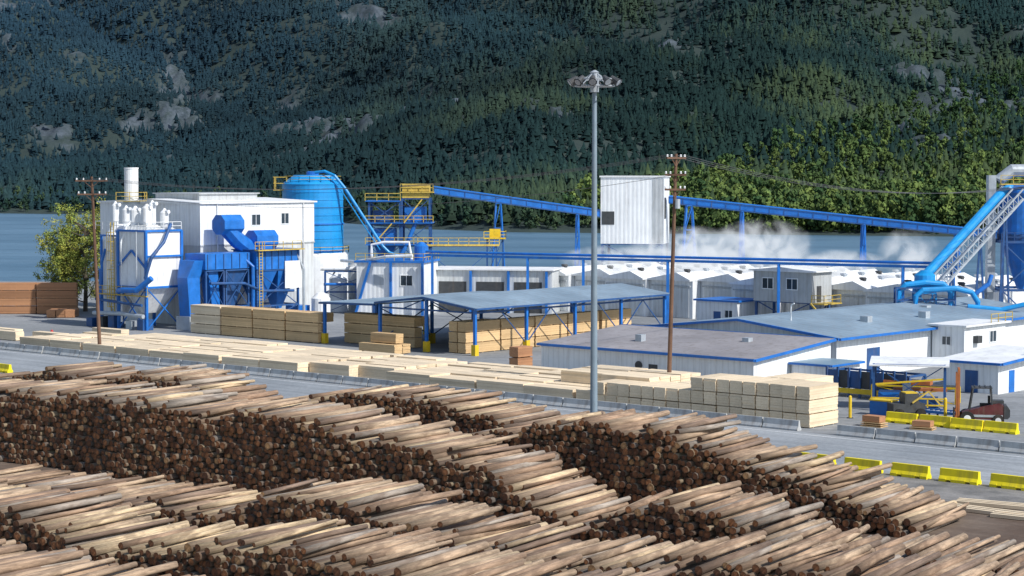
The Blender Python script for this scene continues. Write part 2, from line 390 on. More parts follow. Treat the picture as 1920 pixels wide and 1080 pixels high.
# ------------------------------------------------------------------ logs
LA=math.atan2(.8,.6)
rows=[(60,[-95,-80,-60,-45],[2.2,2.0,1.6,1.4]),
 (72,[-100,-90,-82,-75,-70,-60,-50],[2.1,2.5,1.5,2.4,2.9,2.6,2.4]),
 (84.5,[-112,-100,-92,-86,-82,-78,-72,-66,-60,-54,-48,-34],[.7,.8,1.2,1.0,2.8,3.0,2.4,1.5,1.1,2.1,2.6,2.4]),
 (96.5,[-130,-121,-112,-105,-100,-94,-90,-87,-83,-79,-75,-72,-67,-62,-58,-55,-51,-46,-38,-30],[5.2,5.0,5.5,5.3,5.0,5.6,5.4,4.9,4.5,4.1,3.4,1.9,.9,2.8,2.5,1.4,.8,1.4,1.5,1.1]),
 (108.5,[-142,-125,-107,-95,-90,-87,-83,-79,-76,-73,-70,-68,-63,-58,-53,-51],[3.0,2.6,2.3,1.4,1.9,2.9,4.0,4.7,5.1,4.8,5.2,4.7,3.5,2.4,1.2,.4]),
 (121.5,[-158,-150,-145,-140,-134,-128,-122,-112,-106,-99,-93,-89,-83,-81],[1.4,2.2,3.5,2.5,3.6,3.2,1.4,3.0,3.7,3.5,2.5,2.3,1.2,.4])]
L=[]; BIAS=.07
SP=.44
for t0,S,H in rows:
    S=np.array(S,float);H=np.array(H)
    nn=int((S[-1]-S[0])/SP)
    for i in range(nn):
        s=S[0]+i*SP; hh=float(np.interp(s,S,H))+ (vn(np.array([s*.6]),np.array([t0]))[0]-.5)*.6+random.uniform(-.12,.12)
        tj=(vn(np.array([s*.25]),np.array([t0+50.]))[0]-.5)*.8; yj=(vn(np.array([s*.3]),np.array([t0+90.]))[0]-.5)*.08
        k=0
        while True:
            z=.2+k*.37
            if z>hh: break
            top=hh-z
            r=random.choice([random.uniform(.14,.19),random.uniform(.18,.25),random.uniform(.2,.275)])
            L.append((t0+tj+.10*z+random.gauss(0,.15),s+(.22 if k%2 else 0)+random.gauss(0,.06),z+random.gauss(0,.035),BIAS+yj+random.gauss(0,.01 if top>.6 else .022),random.gauss(0,.004),random.uniform(7.4,9.3)-.15*z,r,top))
            k+=1
    for i in range(int((S[-1]-S[0])*.75)):
        s=random.uniform(S[0],S[-1]); hh=float(np.interp(s,S,H))
        L.append((t0+random.uniform(.2,1.5)+.1*hh,s,hh+.15+random.uniform(-.1,.15),BIAS+random.gauss(0,.065),random.gauss(0,.01),random.uniform(5.5,8.4),random.uniform(.12,.23),0.0))
    for i in range(int((S[-1]-S[0])*.9)):
        s=random.uniform(S[0],S[-1]-4); L.append((t0+random.uniform(6.5,8.8),s,random.uniform(.1,.3),BIAS+random.gauss(0,.25),0,random.uniform(2,3.6),random.uniform(.1,.18),9.0))
L=np.array(L); N=len(L)
wx=L[:,0]*.6+L[:,1]*.8; wy=L[:,0]*.8-L[:,1]*.6; dist=np.hypot(wx,wy)
keep=(np.abs(wx/wy)<.33)&(wy>60); L=L[keep]; wx=wx[keep];wy=wy[keep];dist=dist[keep]; N=len(L)
pxn=wx/wy*3733+960; pyn=320+(22-L[:,2])*3733/wy
def logmesh(name,Q,tint):
    n=len(Q); K=9; ang=np.arange(K)*2*np.pi/K
    fr=np.array([0,0,.5,1,1]); rad=np.array([.86,1,.93,.82,.7]); 
    bend=rng.normal(0,.07,(n,2))
    out=np.zeros((n,5*K+2,3))
    jit=1+rng.normal(0,.06,(n,K))
    cy=np.cos(Q[:,3]);sy=np.sin(Q[:,3]);cp=np.cos(Q[:,4]);sp_=np.sin(Q[:,4])
    D=np.stack([cy*cp,sy*cp,sp_],1); Uv=np.stack([-sy,cy,0*cy],1); Wv=np.cross(D,Uv)
    P0=Q[:,:3]
    for j in range(5):
        c=P0+D*(Q[:,5]*fr[j])[:,None]
        if j==2: c=c+Uv*bend[:,:1]+Wv*bend[:,1:]*.5
        rr=(Q[:,6]*rad[j])[:,None]*jit
        out[:,j*K:(j+1)*K,:]=c[:,None,:]+Uv[:,None,:]*(rr*np.cos(ang))[:,:,None]+Wv[:,None,:]*(rr*np.sin(ang))[:,:,None]
    out[:,5*K]=P0; out[:,5*K+1]=P0+D*Q[:,5][:,None]
    f=[]
    for j in range(4):
        for k in range(K): f.append((j*K+k,(j+1)*K+k,(j+1)*K+(k+1)%K,j*K+(k+1)%K))
    for k in range(K): f.append((5*K,k,(k+1)%K,5*K))
    for k in range(K): f.append((5*K+1,4*K+(k+1)%K,4*K+k,5*K+1))
    quads=np.array(f[:4*K]); tris=np.array([x[:3] for x in f[4*K:]])
    T=np.concatenate([quads[:,[0,1,2]],quads[:,[0,2,3]],tris]); MI=np.array([0]*(8*K)+[1]*(2*K))
    nv=5*K+2
    F=(T[None]+np.arange(n)[:,None,None]*nv).reshape(-1,3); MI=np.tile(MI,n)
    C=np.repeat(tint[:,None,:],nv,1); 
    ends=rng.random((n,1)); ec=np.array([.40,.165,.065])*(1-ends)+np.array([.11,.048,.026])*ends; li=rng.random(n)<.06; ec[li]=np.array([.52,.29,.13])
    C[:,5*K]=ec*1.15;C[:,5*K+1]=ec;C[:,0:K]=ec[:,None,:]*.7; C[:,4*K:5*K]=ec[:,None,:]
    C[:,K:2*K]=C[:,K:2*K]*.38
    return npmesh(name,out.reshape(-1,3),F,['logbody','logend'],C.reshape(-1,3),MI)
def ltint(n):
    k=rng.random((n,1)); c=np.array([.36,.235,.155])*(1-k)+np.array([.56,.42,.285])*k
    g=rng.random(n)<.2; c[g]=np.array([.27,.19,.14]); g=rng.random(n)<.15; c[g]=np.array([.42,.36,.30]); g=rng.random(n)<.10; c[g]=np.array([.68,.52,.33]); return c*rng.uniform(.8,1.12,(n,1))
cand=np.where((L[:,7]<.45)&(pxn>-20)&(pxn<1900)&(pyn>560)&(pyn<1120))[0]
cand=cand[np.argsort(dist[cand])][:296]
ind=np.zeros(N,bool); ind[cand]=True
rest=L[~ind].copy()
Q=rest[:,:7].copy(); Q[:,1]=-rest[:,1]
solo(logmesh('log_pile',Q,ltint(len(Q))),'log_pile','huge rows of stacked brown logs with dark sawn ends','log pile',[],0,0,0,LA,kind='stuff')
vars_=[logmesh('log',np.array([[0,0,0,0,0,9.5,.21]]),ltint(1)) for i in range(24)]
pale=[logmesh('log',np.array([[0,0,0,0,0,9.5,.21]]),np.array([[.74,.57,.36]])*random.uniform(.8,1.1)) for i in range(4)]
for i in np.where(ind)[0]:
    bottomleft=(pxn[i]<520 and pyn[i]>985 and random.random()<.6)
    me=random.choice(pale) if bottomleft else random.choice(vars_)
    o_=bpy.data.objects.new('log',me); o_.location=(wx[i],wy[i],L[i,2]); o_.rotation_euler=(0,-L[i,4],LA-L[i,3]*0+L[i,3]); s=L[i,6]/.21; o_.scale=(L[i,5]/9.5,s,s)
    coll.objects.link(o_); props(o_,'pale stripped log lying on top of the pile' if bottomleft else 'brown felled log with rough bark on a pile','log','logs lying on top of the piles')

# ------------------------------------------------------------------ lumber packs
def packmesh(seed,mat,ln=6.1,w=1.26,h=1.2):
    r=random.Random(seed); mb=MB(); nl=5
    for k in range(nl):
        z0=.08+(h-.08)*k/nl; z1=.08+(h-.08)*(k+1)/nl-.008
        j=r.uniform(-.015,.015); e0=r.uniform(-.05,.05);e1=r.uniform(-.05,.05)
        mb.box(-ln/2+e0,ln/2+e1,-w/2+j,w/2+j,z0,z1)
    for x in(-ln*.35,0,ln*.35): mb.box(x-.06,x+.06,-w/2+.03,w/2-.03,0,.08)
    return mb.mesh('lumber_pack',[mat])
PK={k:[packmesh(i+10,k) for i in range(5)] for k in('lumber','lumber2','lumber3')}
npk=0
def pack(x,y,z,rz,kind='lumber',label=None,s=1.0,group='stacked packs of sawn lumber',sy=1.03,sz=None):
    global npk; npk+=1
    o_=bpy.data.objects.new('lumber_pack',random.choice(PK[kind])); o_.location=(x,y,z); o_.rotation_euler=(0,0,rz+random.gauss(0,.005)); o_.scale=(s,sy,sz or (random.uniform(.96,1.02) if z<.1 else 1))
    coll.objects.link(o_); props(o_,label or {'lumber':'pale cream pack of sawn lumber in the yard','lumber2':'yellow tan pack of sawn lumber near the shed','lumber3':'weathered orange brown pack of lumber'}[kind],'lumber pack',group)
for i in range(9):
    for j in range(10):
        a=-80+i*6.35
        if i==0 and j>6: continue
        if i==8 and j<1: continue
        # wider packs (1.56 m) so that the field closes up
        pack(*W(a+random.uniform(-.3,.3)+(j*.25 if i==8 else 0),2.7+j*1.6),0,AB,sy=1.23,sz=random.choice((1.1,1.16,1.22)))
for i in range(6):
    for j in range(9):
        a=-22.2+i*6.35
        if i==0 and j<2: continue
        big=(i==5 and 2<=j<=6) or (i==4 and 3<=j<=6)
        z1=random.choice((1.12,1.18,1.25))
        pack(*W(a+random.uniform(-.25,.25)-(1.5 if i==0 else 0),2.5+j*1.6),0,AB,sy=1.23,sz=z1)
        if big: pack(*W(a+.3,2.5+j*1.6),1.2*z1+.01,AB,s=.95,sy=1.22)
for i in range(18):
    nz=[1,2,2,2,2,2,2,2,2,3,3,3,3,3,3,3,3,3][i]
    for k in range(nz): pack(*W(8.0+i*1.40+random.gauss(0,.02),3.9+random.gauss(0,.06)),k*1.19,AB+math.pi/2,s=.74)
for i in range(10):
    nz=[2,2,2,2,2,2,2,3,3,3][i]
    pack(*W(15.6+i*1.40,8.7),(nz-1)*1.19,AB+math.pi/2,s=.76)
    if i<6: pack(*W(17+i*1.40,13.4),1.19*(i>2),AB+math.pi/2,s=.74)
for i,(a,kk) in enumerate(((-83,'lumber'),(-76.6,'lumber2'),(-70.2,'lumber2'),(-63.8,'lumber2'),(-56,'lumber2'),(-49.6,'lumber2'))):
    b=32 if a<-60 else 35
    for k in range(3): pack(*W(a,b),k*1.28,AB,kk,sz=1.06)
    pack(*W(a,b+1.4),2.56,AB,kk,sz=1.06)
for i,b in enumerate((36,42.4,48.8,55.2,62)):
    for k in range(3): pack(*W(-37.2,b),k*1.28,AB+math.pi/2,'lumber2',sz=1.06)
for k in range(3): pack(*W(-38.7,36),k*1.28,AB+math.pi/2,'lumber2',sz=1.06)
for b in(27.2,28.6): pack(*W(-45.3,b),0,AB,'lumber2')
pack(*W(-45.0,28),1.2,AB,'lumber2',s=.7)
for k in range(2): pack(*W(-20.8,25),k*1.2,AB+math.pi/2,'lumber3',s=.4)
for i in range(3):
    for k in range(4): pack(-70-i*6.3,306,k*1.2,.05,'lumber3')
for i in range(3): pack(-69+i*1.4,299,0,R(90),'lumber3',s=.6)
for x,y in((-66,259),(-59.5,256),(-53,262),(-67,262.5)): pack(x,y,0,AB)

# ------------------------------------------------------------------ barriers
mb=MB(); prof=[(-.32,0),(-.32,.12),(-.15,.38),(-.09,.86),(.09,.86),(.15,.38),(.32,.12),(.32,0)]; mb.ext(prof,-1.78,1.78)
me=mb.mesh('concrete_barrier',['conc'])
a=-92
while a<80:
    if not(33.5<a<37.5): solo(me,'concrete_barrier','light grey concrete road barrier beside the haul road','barrier',[],*W(a,-.1+random.gauss(0,.06)),.008,AB+random.gauss(0,.012),group='concrete barriers along the road')
    a+=3.72
mb=MB(); prof=[(-.36,0),(-.36,.2),(-.2,.42),(-.14,.92),(.14,.92),(.2,.42),(.36,.2),(.36,0)]; mb.ext(prof,-1.5,-.95).ext(prof,-.55,.55).ext(prof,.95,1.5)
p2=[(-.36,.16),(-.2,.42),(-.14,.92),(.14,.92),(.2,.42),(.36,.16)]; mb.ext(p2,-.95,-.55).ext(p2,.55,.95)
me=mb.mesh('yellow_barrier',['yellowb'])
def yb(a,b,r=0): solo(me,'yellow_barrier','bright yellow concrete barrier with fork slots','barrier',[],*W(a,b),.008,AB+r,group='yellow barriers')
for i in range(6): yb(44.8+i*3.95,-16.3,random.gauss(0,.015))
for a in(-66.2,-63.1,-60): yb(a,-16.3)
for a in(36.5,39.7,42.9,46.0): yb(a,10+random.gauss(0,.15),random.gauss(0,.03))
for i,(x,y) in enumerate(((31,126.5),(33.5,123.8),(32.5,129))):
    mb=MB()
    for k in range(3): mb.box(-3.5,3.5,-.5+k*.36,-.2+k*.36,0.02,.24+.03*k)
    solo(mb,'timber_beam','pale squared timber beams lying on the gravel','timber beam','lumber',x,y,.02,AB+.1*i,group='timber beams on the gravel')

# ------------------------------------------------------------------ high mast and utility poles
e=thing('light_mast','tall blue grey floodlight mast behind the log piles','light mast',6.75,163.4)
mb=MB(); mb.cyl((0,0,.2),(0,0,29.2),.32,.18,16); part(mb,'pole',e,'mast')
mb=MB(); mb.cyl((0,0,0),(0,0,.25),.5,.5,16); part(mb,'base_plate',e,'steel')
mb=MB(); 
for k in range(16):
    a0=2*math.pi*k/16;a1=2*math.pi*(k+1)/16
    for zz in (28.9,29.45): mb.cyl((1.6*math.cos(a0),1.6*math.sin(a0),zz),(1.6*math.cos(a1),1.6*math.sin(a1),zz),.07,None,6)
for k in range(4):
    a0=math.pi*k/4; mb.cyl((1.6*math.cos(a0),1.6*math.sin(a0),28.9),(-1.6*math.cos(a0),-1.6*math.sin(a0),28.9),.07,None,6)
for k in range(8):
    a0=math.pi*k/4; mb.beam((1.6*math.cos(a0),1.6*math.sin(a0),28.9),(.3*math.cos(a0),.3*math.sin(a0),29.9),.07)
mb.cyl((0,0,28.4),(0,0,30.0),.36,.32,12); mb.cyl((0,0,30.0),(0,0,30.2),.4,.1,12)
part(mb,'lamp_ring',e,'steel')
for k in range(10):
    a0=2*math.pi*(k+.3)/10; c,s=math.cos(a0),math.sin(a0); mb=MB()
    u=Vector((c,s,-.75)).normalized(); q=Vector((1.8*c,1.8*s,29.35))
    mb.sweep([q-u*.42,q-u*.05,q+u*.28,q+u*.36],.18,10,0,True,.38)
    mb.beam((1.5*c,1.5*s,29.0),tuple(q),.12); fl=part(mb,'floodlight',e,'dark')
    mb=MB(); mb.sweep([q+u*.365,q+u*.39],.28,10); part(mb,'lens',fl,'steel')
def upole(x,y,h,lean,label,arms):
    e=thing('utility_pole',label,'utility pole',x,y,0,0,group='wooden utility poles')
    mb=MB(); mb.cyl((0,0,0),(lean,0,h),.23,.15,12); part(mb,'pole',e,'pole')
    for z,w,ang in arms:
        c,s=math.cos(ang),math.sin(ang); xl=lean*z/h; mb=MB()
        mb.beam((xl-c*w,-s*w-.2,z),(xl+c*w,s*w-.2,z),.18); mb.beam((xl-c*w*.5,-s*w*.5-.2,z),(xl,-.12,z-.8),.06); mb.beam((xl+c*w*.5,s*w*.5-.2,z),(xl,-.12,z-.8),.06)
        part(mb,'crossarm',e,'pole')
        for f in(-.92,-.5,.5,.92):
            mb=MB(); mb.lathe([(.05,z+.08),(.11,z+.14),(.06,z+.2),(.11,z+.26),(.05,z+.34)],8,0,xl+c*w*f,s*w*f-.2); part(mb,'insulator',e,'whitep')
    return e
e=upole(-49,236,21.3,-.75,'weathered brown wooden utility pole with two crossarms',[(20.8,1.9,0),(19.2,1.7,.1)])
e=upole(15.0,190,23.6,.62,'tall brown wooden utility pole beside the lumber stacks',[(23.2,1.6,.9),(21.6,1.0,-.2),(20.2,1.0,.1)])
mb=MB(); mb.cyl((.75,-.45,18.4),(.75,-.45,19.3),.25,.25,10); part(mb,'transformer',e,'steel')
e=upole(76,262,22,0,'wooden utility pole carrying the overhead wires',[(21.5,1.7,.2)])
def wire(p,q,sag,lab):
    pts=[]
    for i in range(25):
        f=i/24; pts.append((p[0]+(q[0]-p[0])*f,p[1]+(q[1]-p[1])*f,p[2]+(q[2]-p[2])*f-4*sag*f*(1-f)))
    mb=MB(); mb.sweep(pts,.022,5); solo(mb,'power_line',lab,'overhead wire','wire',group='overhead wires')
for d in(-1.4,0,1.4):
    wire((15.6+d*.6,190+d*.8,23.5),(-49.7+d,235.8,21.1),2.2,'thin sagging overhead wire between wooden poles')
    wire((15.6+d*.6,190+d*.8,23.5),(76+d,261.8,21.8),3.2,'thin sagging overhead wire between wooden poles')
wire((15.6,190,21.6),(-49.7,235.8,19.4),2.4,'thin sagging overhead wire between wooden poles')

# ------------------------------------------------------------------ main white building
def window(par,x,y,z,w,h,face):
    mb=MB();g=MB()
    if face=='x':
        mb.box(x,x+.08,y-w/2-.12,y+w/2+.12,z-h/2-.12,z-h/2);mb.box(x,x+.08,y-w/2-.12,y+w/2+.12,z+h/2,z+h/2+.12);mb.box(x,x+.08,y-w/2-.12,y-w/2,z-h/2,z+h/2);mb.box(x,x+.08,y+w/2,y+w/2+.12,z-h/2,z+h/2);mb.box(x,x+.07,y-.04,y+.04,z-h/2,z+h/2)
        g.box(x-.05,x+.03,y-w/2,y+w/2,z-h/2,z+h/2)
    else:
        mb.box(x-w/2-.12,x+w/2+.12,y-.08,y,z-h/2-.12,z-h/2);mb.box(x-w/2-.12,x+w/2+.12,y-.08,y,z+h/2,z+h/2+.12);mb.box(x-w/2-.12,x-w/2,y-.08,y,z-h/2,z+h/2);mb.box(x+w/2,x+w/2+.12,y-.08,y,z-h/2,z+h/2);mb.box(x-.04,x+.04,y-.07,y,z-h/2,z+h/2)
        g.box(x-w/2,x+w/2,y-.03,y+.05,z-h/2,z+h/2)
    wd=part(g,'window',par,'glass'); part(mb,'frame',wd,'whitep')
e=thing('mill_building','large white metal clad mill building with low roof','building',-44,281,0,AB)
mb=MB(); mb.box(-22.9,0,0,21.7,0,11.4); part(mb,'lower_wall',e,'whitelow')
mb=MB(); mb.box(-22.96,.06,-.06,21.76,11.4,17.3); part(mb,'upper_wall',e,'white')
mb=MB(); mb.exty([(-23.3,17.3),(.4,17.3),(.4,17.5),(-11.4,17.95),(-23.3,17.5)],-.4,22.1); part(mb,'roof',e,'roofwhite')
mb=MB(); mb.box(-15,-5,4,15,17.6,18.6).box(-15.3,-4.7,3.7,15.3,18.6,18.75); part(mb,'roof_monitor',e,'grey')
window(e,.06,10.3,14.9,1.6,1.5,'x'); window(e,.06,15.9,15,1.4,1.5,'x')
bpart('door',e,'grey',-.02,.1,14.6,18.4,0,4.2)
bpart('wall_flashing',e,'grey',.06,.14,-.1,21.8,11.3,11.5)
for y in(3,19.5): pipe('downpipe',e,'whitep',[(.2,y,.1),(.2,y,17.2)],.1,8)
e=thing('exhaust_stack','white cylindrical exhaust stack on the mill roof','chimney',-54.6,286,17.2)
mb=MB(); mb.lathe([(1.0,0),(1.0,5.0),(1.06,5.05),(1.06,5.25),(.95,5.25)],20); part(mb,'stack',e,'whitep')
mb=MB(); mb.lathe([(1.25,.0),(1.25,.4),(1.02,.6)],20); part(mb,'collar',e,'steel')
mb=MB(); mb.rail([(-1.9,-1.6,.6),(1.9,-1.6,.6),(1.9,1.6,.6)],1.1,.08).box(-1.9,1.9,-1.6,1.6,.42,.5); part(mb,'railing',e,'yellowd')

e=thing('storage_bin_tower','clustered white storage bins with slim blue frame beside the mill','storage bin',-51.6,278.6,0,AB)
mb=MB(); mb.box(-1.6,4.4,-3,3,6.0,13.6); mb.hop((.8,2,-1,.6,2.2),(-1.6,4.4,-3,3,6.0)); part(mb,'bin',e,'whitep')
mb=MB(); mb.hop((-1.6,4.4,-3,3,13.6),(-.2,3.0,-1.6,1.6,14.5)); part(mb,'bin_roof',e,'whitelow')
mb=MB(); mb.lathe([(.9,1.8),(2.2,5),(2.2,12.8),(1.2,14.2),(.5,14.5)],24,0,-4.4,-.6); part(mb,'round_bin',e,'whitep')
mb=MB(); mb.lathe([(.7,1.8),(1.7,4.4),(1.7,12.0),(.4,13.3)],24,0,-7.9,1.2); part(mb,'round_bin',e,'whitelow')
mb=MB(); mb.frame(-1.7,4.5,-3.1,3.1,[0,5.9],.36); mb.frame(-1.7,4.5,-3.1,3.1,[5.9,13.7],.36,False); mb.beam((-1.75,-3.2,8.6),(1.4,-3.2,11.0),.22);mb.beam((1.4,-3.2,11.0),(4.5,-3.2,8.6),.22); mb.beam((4.6,-3.1,10.2),(4.6,3.1,10.2),.25)
for x,y in((-6.4,-2.4),(-2.4,-2.6),(-6.4,1.2),(-9.4,2.6),(-9.4,-.4)): mb.beam((x,y,0),(x,y,13.0 if x>-7 else 8),.28)
mb.beam((-6.4,-2.5,4.6),(-2.4,-2.7,4.6),.26); mb.beam((-6.4,-2.5,12.9),(-2.4,-2.7,12.9),.26); mb.beam((-9.4,-.5,4.6),(-6.4,-2.5,4.6),.24); part(mb,'steel_frame',e,'blue')
mb=MB(); 
for x in(-3.2,-2.5): mb.beam((x,-3.2,0),(x,-3.2,14.8),.1)
for k in range(36): mb.beam((-3.2,-3.2,.4*k+.2),(-2.5,-3.2,.4*k+.2),.05)
for k in range(9): mb.beam((-3.3,-3.8,3+k*1.3),(-2.4,-3.8,3+k*1.3),.07); mb.beam((-3.3,-3.2,3+k*1.3),(-3.3,-3.8,3+k*1.3),.07); mb.beam((-2.4,-3.2,3+k*1.3),(-2.4,-3.8,3+k*1.3),.07)
for x in(-3.3,-2.85,-2.4): mb.beam((x,-3.8,3),(x,-3.8,13.5),.06)
part(mb,'ladder',e,'yellowd')
mb=MB(); mb.rail([(-6.8,-3.1,13.8),(4.5,-3.1,13.8),(4.5,3.1,13.8)],1.1,.07); part(mb,'railing',e,'whitep')
mb=MB(); mb.rail([(-6.8,-3.3,4.8),(5,-3.3,4.8)],1.1,.07); mb.box(-6.8,5,-3.5,-3.15,4.65,4.8); part(mb,'walkway_rail',e,'yellowd')
for x,y,r,h in((-.2,-1.2,.75,2.8),(2.0,-.9,.75,3.1),(3.7,.8,.6,2.5),(-3.8,0,.55,2.8),(-5.2,-.8,.5,3.4),(.8,1,.5,3.6)):
    mb=MB(); mb.lathe([(r*.3,13.4),(r,14.8),(r,13.7+h),(r*.5,14.0+h),(r*.2,14.3+h)],14,0,x,y); mb.cyl((x,y,13.8+h),(x+1.0,y,13.8+h),.25); part(mb,'cyclone',e,'whitep')
pipe('pipe',e,'blue',[(-1,-3.6,5.3),(1,-4.3,5.5),(4,-4.4,5.6),(6.3,-3.6,7.3)],.4); pipe('pipe',e,'blued',[(-6,-3.8,4.0),(0,-3.9,3.7),(4.5,-3.9,3.5)],.2); pipe('pipe',e,'steel',[(-6.5,-3.8,2.0),(0,-4.0,2.2),(4.8,-3.9,2.0)],.3)
pipe('pipe',e,'whitep',[(-.6,-3.4,1),(-.6,-3.4,12),(-.4,-2.6,14.2),(-.2,-1.2,15.6)],.16); pipe('pipe',e,'blue',[(-5.6,-3.0,1),(-5.6,-3.0,9),(-5.0,-2.8,11)],.2)
pipe('pipe',e,'blued',[(4.9,-3.6,7.2),(5.6,-3.0,10.2),(5.8,-1,12.2),(4.8,1,14.6)],.24); pipe('pipe',e,'steel',[(2.9,-3.5,6.2),(2.9,-3.5,13.6)],.1)
for i,x in enumerate((-8.5,-6,-3.5,.5,3)): bpart('pump',e,('blued','dark','blued','steel','blued')[i],x,x+1.3,-3.6,-1.8,.02,1.2+.3*(i%3))

# blue dust collector
e=thing('dust_collector','bright blue dust collector with ducts and hoppers','dust collector',-44,281,0,AB)
mb=MB(); mb.box(1,5.4,-3.6,4.5,8.3,10.5); part(mb,'header_duct',e,'blue')
mb=MB(); mb.box(1.2,6.2,5,13.2,8.0,10.7); part(mb,'filter_box',e,'blue')
mb=MB(); mb.box(1.0,6.4,4.8,13.4,10.7,10.85); part(mb,'flange',e,'blued')
for k in range(7):
    bpart('stiffener',e,'blued',6.2,6.3,5.3+k*1.25,5.42+k*1.25,8.1,10.6)
for k in range(6): bpart('stiffener',e,'blued',5.4,5.5,-3.3+k*1.45,-3.18+k*1.45,8.4,10.4)
mb=MB(); mb.hop((3,4,6.8,7.8,2.8),(1.3,6.1,5.2,9.1,8.0)); part(mb,'hopper',e,'blue')
mb=MB(); mb.hop((3,4,10.6,11.6,2.2),(1.3,6.1,9.2,13.1,8.0)); part(mb,'hopper',e,'blue')
mb=MB(); mb.hop((2.5,3.7,1.6,2.6,2.0),(1.4,5.0,.1,4.4,8.25)); part(mb,'hopper',e,'blued')
mb=MB(); mb.hop((2.2,4.4,-6.0,-3.8,7.2),(1.8,5.0,-5.2,-3.0,9.6)); mb.hop((2.2,4.4,-5.6,-3.7,1.9),(2.2,4.4,-6.0,-3.8,7.2)); part(mb,'chute',e,'blue')
mb=MB(); mb.hop((3.0,4.6,-1.6,-.2,1.2),(3.0,4.8,-2.6,-.9,8.25)); part(mb,'chute',e,'blue')
mb=MB(); mb.box(1.8,4.7,-5.9,-3.3,0,1.9); part(mb,'chute_base',e,'steel')
mb=MB(); mb.sweep([(3,.8,14.4),(3,4.4,14.4)],1.5,8);mb.sweep([(3,2.2,14),(3,4.2,12.2),(3,6.8,10.6)],1.2,8); part(mb,'upper_duct',e,'blue')
mb=MB(); mb.sweep([(3.2,6.6,12.1),(3.2,10.6,12.1)],1.5,8); mb.box(2.2,4.4,7.4,9.6,10.6,12); part(mb,'fan_housing',e,'blue')
bpart('access_panel',e,'whitep',6.3,6.42,10.2,13.4,5.2,9.1)
pipe('pipe',e,'blue',[(5.8,4.7,1),(5.8,4.7,8.5),(5.2,3.9,9.4)],.28); pipe('pipe',e,'blued',[(5.6,-2.9,6.4),(5.9,3,6.2),(6.2,6,5.0),(6.2,12,4.8)],.2); pipe('pipe',e,'steel',[(6.6,13.6,.2),(6.6,13.6,7.8),(6,12.8,10)],.22)
mb=MB(); mb.frame(1.4,6.0,5.2,13.0,[0,2.8,7.9],.28); mb.frame(1.4,5.2,.2,4.3,[0,3,8.1],.24); mb.frame(1.6,5.2,-3.4,-.2,[0,3,8.1],.24); part(mb,'steel_frame',e,'blued')
mb=MB(); mb.rail([(6.5,4.5,10.86),(6.5,13.3,10.86)],1.1,.07); mb.box(6.4,7.2,4.5,13.3,10.7,10.84); part(mb,'railing',e,'yellowd')
mb=MB()
for y in(4.9,5.5): mb.beam((6.9,y,0),(6.9,y,12),.08)
for k in range(28): mb.beam((6.9,4.9,.4*k+.3),(6.9,5.5,.4*k+.3),.05)
part(mb,'ladder',e,'yellowd')
bpart('fan_motor',e,'blue',2,4.6,14.2,16.6,.02,2.4); 
mb=MB(); mb.lathe([(1.4,0),(1.4,3.4),(.6,4.2)],18,0,6,17.5); part(mb,'small_tank',e,'whitep')

# blue silo
e=thing('blue_silo','round bright blue silo on a white base tank','silo',-32.5,325)
mb=MB(); mb.lathe([(5.75,0),(5.75,8.3),(5.4,8.7)],40); part(mb,'base_tank',e,'whitep')
mb=MB(); prof=[]
for k in range(9):
    z=8.6+k*1.25; prof+=[(4.95,z),(4.95,z+1.13),(5.02,z+1.15),(5.02,z+1.23)]
mb.lathe([(5.2,8.5),(5.2,8.7)]+prof+[(4.95,19.9),(3.0,21.3),(2.9,21.3)],40); part(mb,'tank',e,'bluep')
mb=MB(); mb.lathe([(5.12,13.3),(5.12,13.5)],40); mb.lathe([(5.1,8.9),(5.1,9.2)],40); part(mb,'tank_band',e,'blue')
mb=MB(); mb.lathe([(1.0,21.2),(1.0,21.8),(.7,21.9)],20); part(mb,'roof_hatch',e,'blue')
mb=MB(); pts=[(4.6*math.cos(a),4.6*math.sin(a),20.1) for a in np.linspace(0,2*math.pi,17)]; mb.rail(pts,1.0,.07); pts=[(5.9*math.cos(a),5.9*math.sin(a),8.7) for a in np.linspace(-2.4,.6,9)]; mb.rail(pts,1.0,.07)
mb.box(-6.2,-4.2,-2,1.5,18.8,18.95); mb.rail([(-6.2,-2,18.95),(-4.0,-2,18.95)],2.0,.12); mb.rail([(-6.2,1.5,18.95),(-6.2,-2,18.95)],2.0,.12); part(mb,'railing',e,'yellowd')
mb=MB(); mb.rail([(-5.3,0,19),(-5.3,0.1,8.7)],.3,.08); part(mb,'side_ladder',e,'yellowd')
mb=MB(); pts=[(.6,-2.0,21.7),(2.2,-2.6,21.9),(3.9,-3.2,21.2),(5.5,-3.2,19.2),(8.2,-3.2,15),(11.6,-3.2,9.8),(12.6,-3.2,8.8),(14.2,-3.2,8.2)]; mb.sweep(pts,.24,10)
for i in range(2,5):
    a,b=Vector(pts[i]),Vector(pts[i+1])
    for k in range(4):
        q=a.lerp(b,k/4); mb.beam(q,q+Vector((-.4,0,-.6)),.06)
mb.sweep([tuple(Vector(q)+Vector((-.42,0,-.62))) for q in pts[2:6]],.09,6); part(mb,'feed_pipe',e,'bluep')
cu=bpy.data.curves.new('seven','FONT'); cu.body='7'; cu.size=2.6; cu.extrude=.03; cu.align_x='CENTER'; cu.shear=.15
to=bpy.data.objects.new('seven',cu); coll.objects.link(to); bpy.context.view_layer.update()
dg=bpy.context.evaluated_depsgraph_get(); me=bpy.data.meshes.new_from_object(to.evaluated_get(dg)); bpy.data.objects.remove(to)
me.materials.clear(); me.materials.append(M['black'])
o_=bpy.data.objects.new('number_marking',me); coll.objects.link(o_); o_.parent=e; th=-math.pi/2+.66; o_.location=(5.86*math.cos(th),5.86*math.sin(th),4.5); o_.rotation_euler=(math.pi/2,0,th+math.pi/2)
o_['label']='black painted number 7 on the white tank'
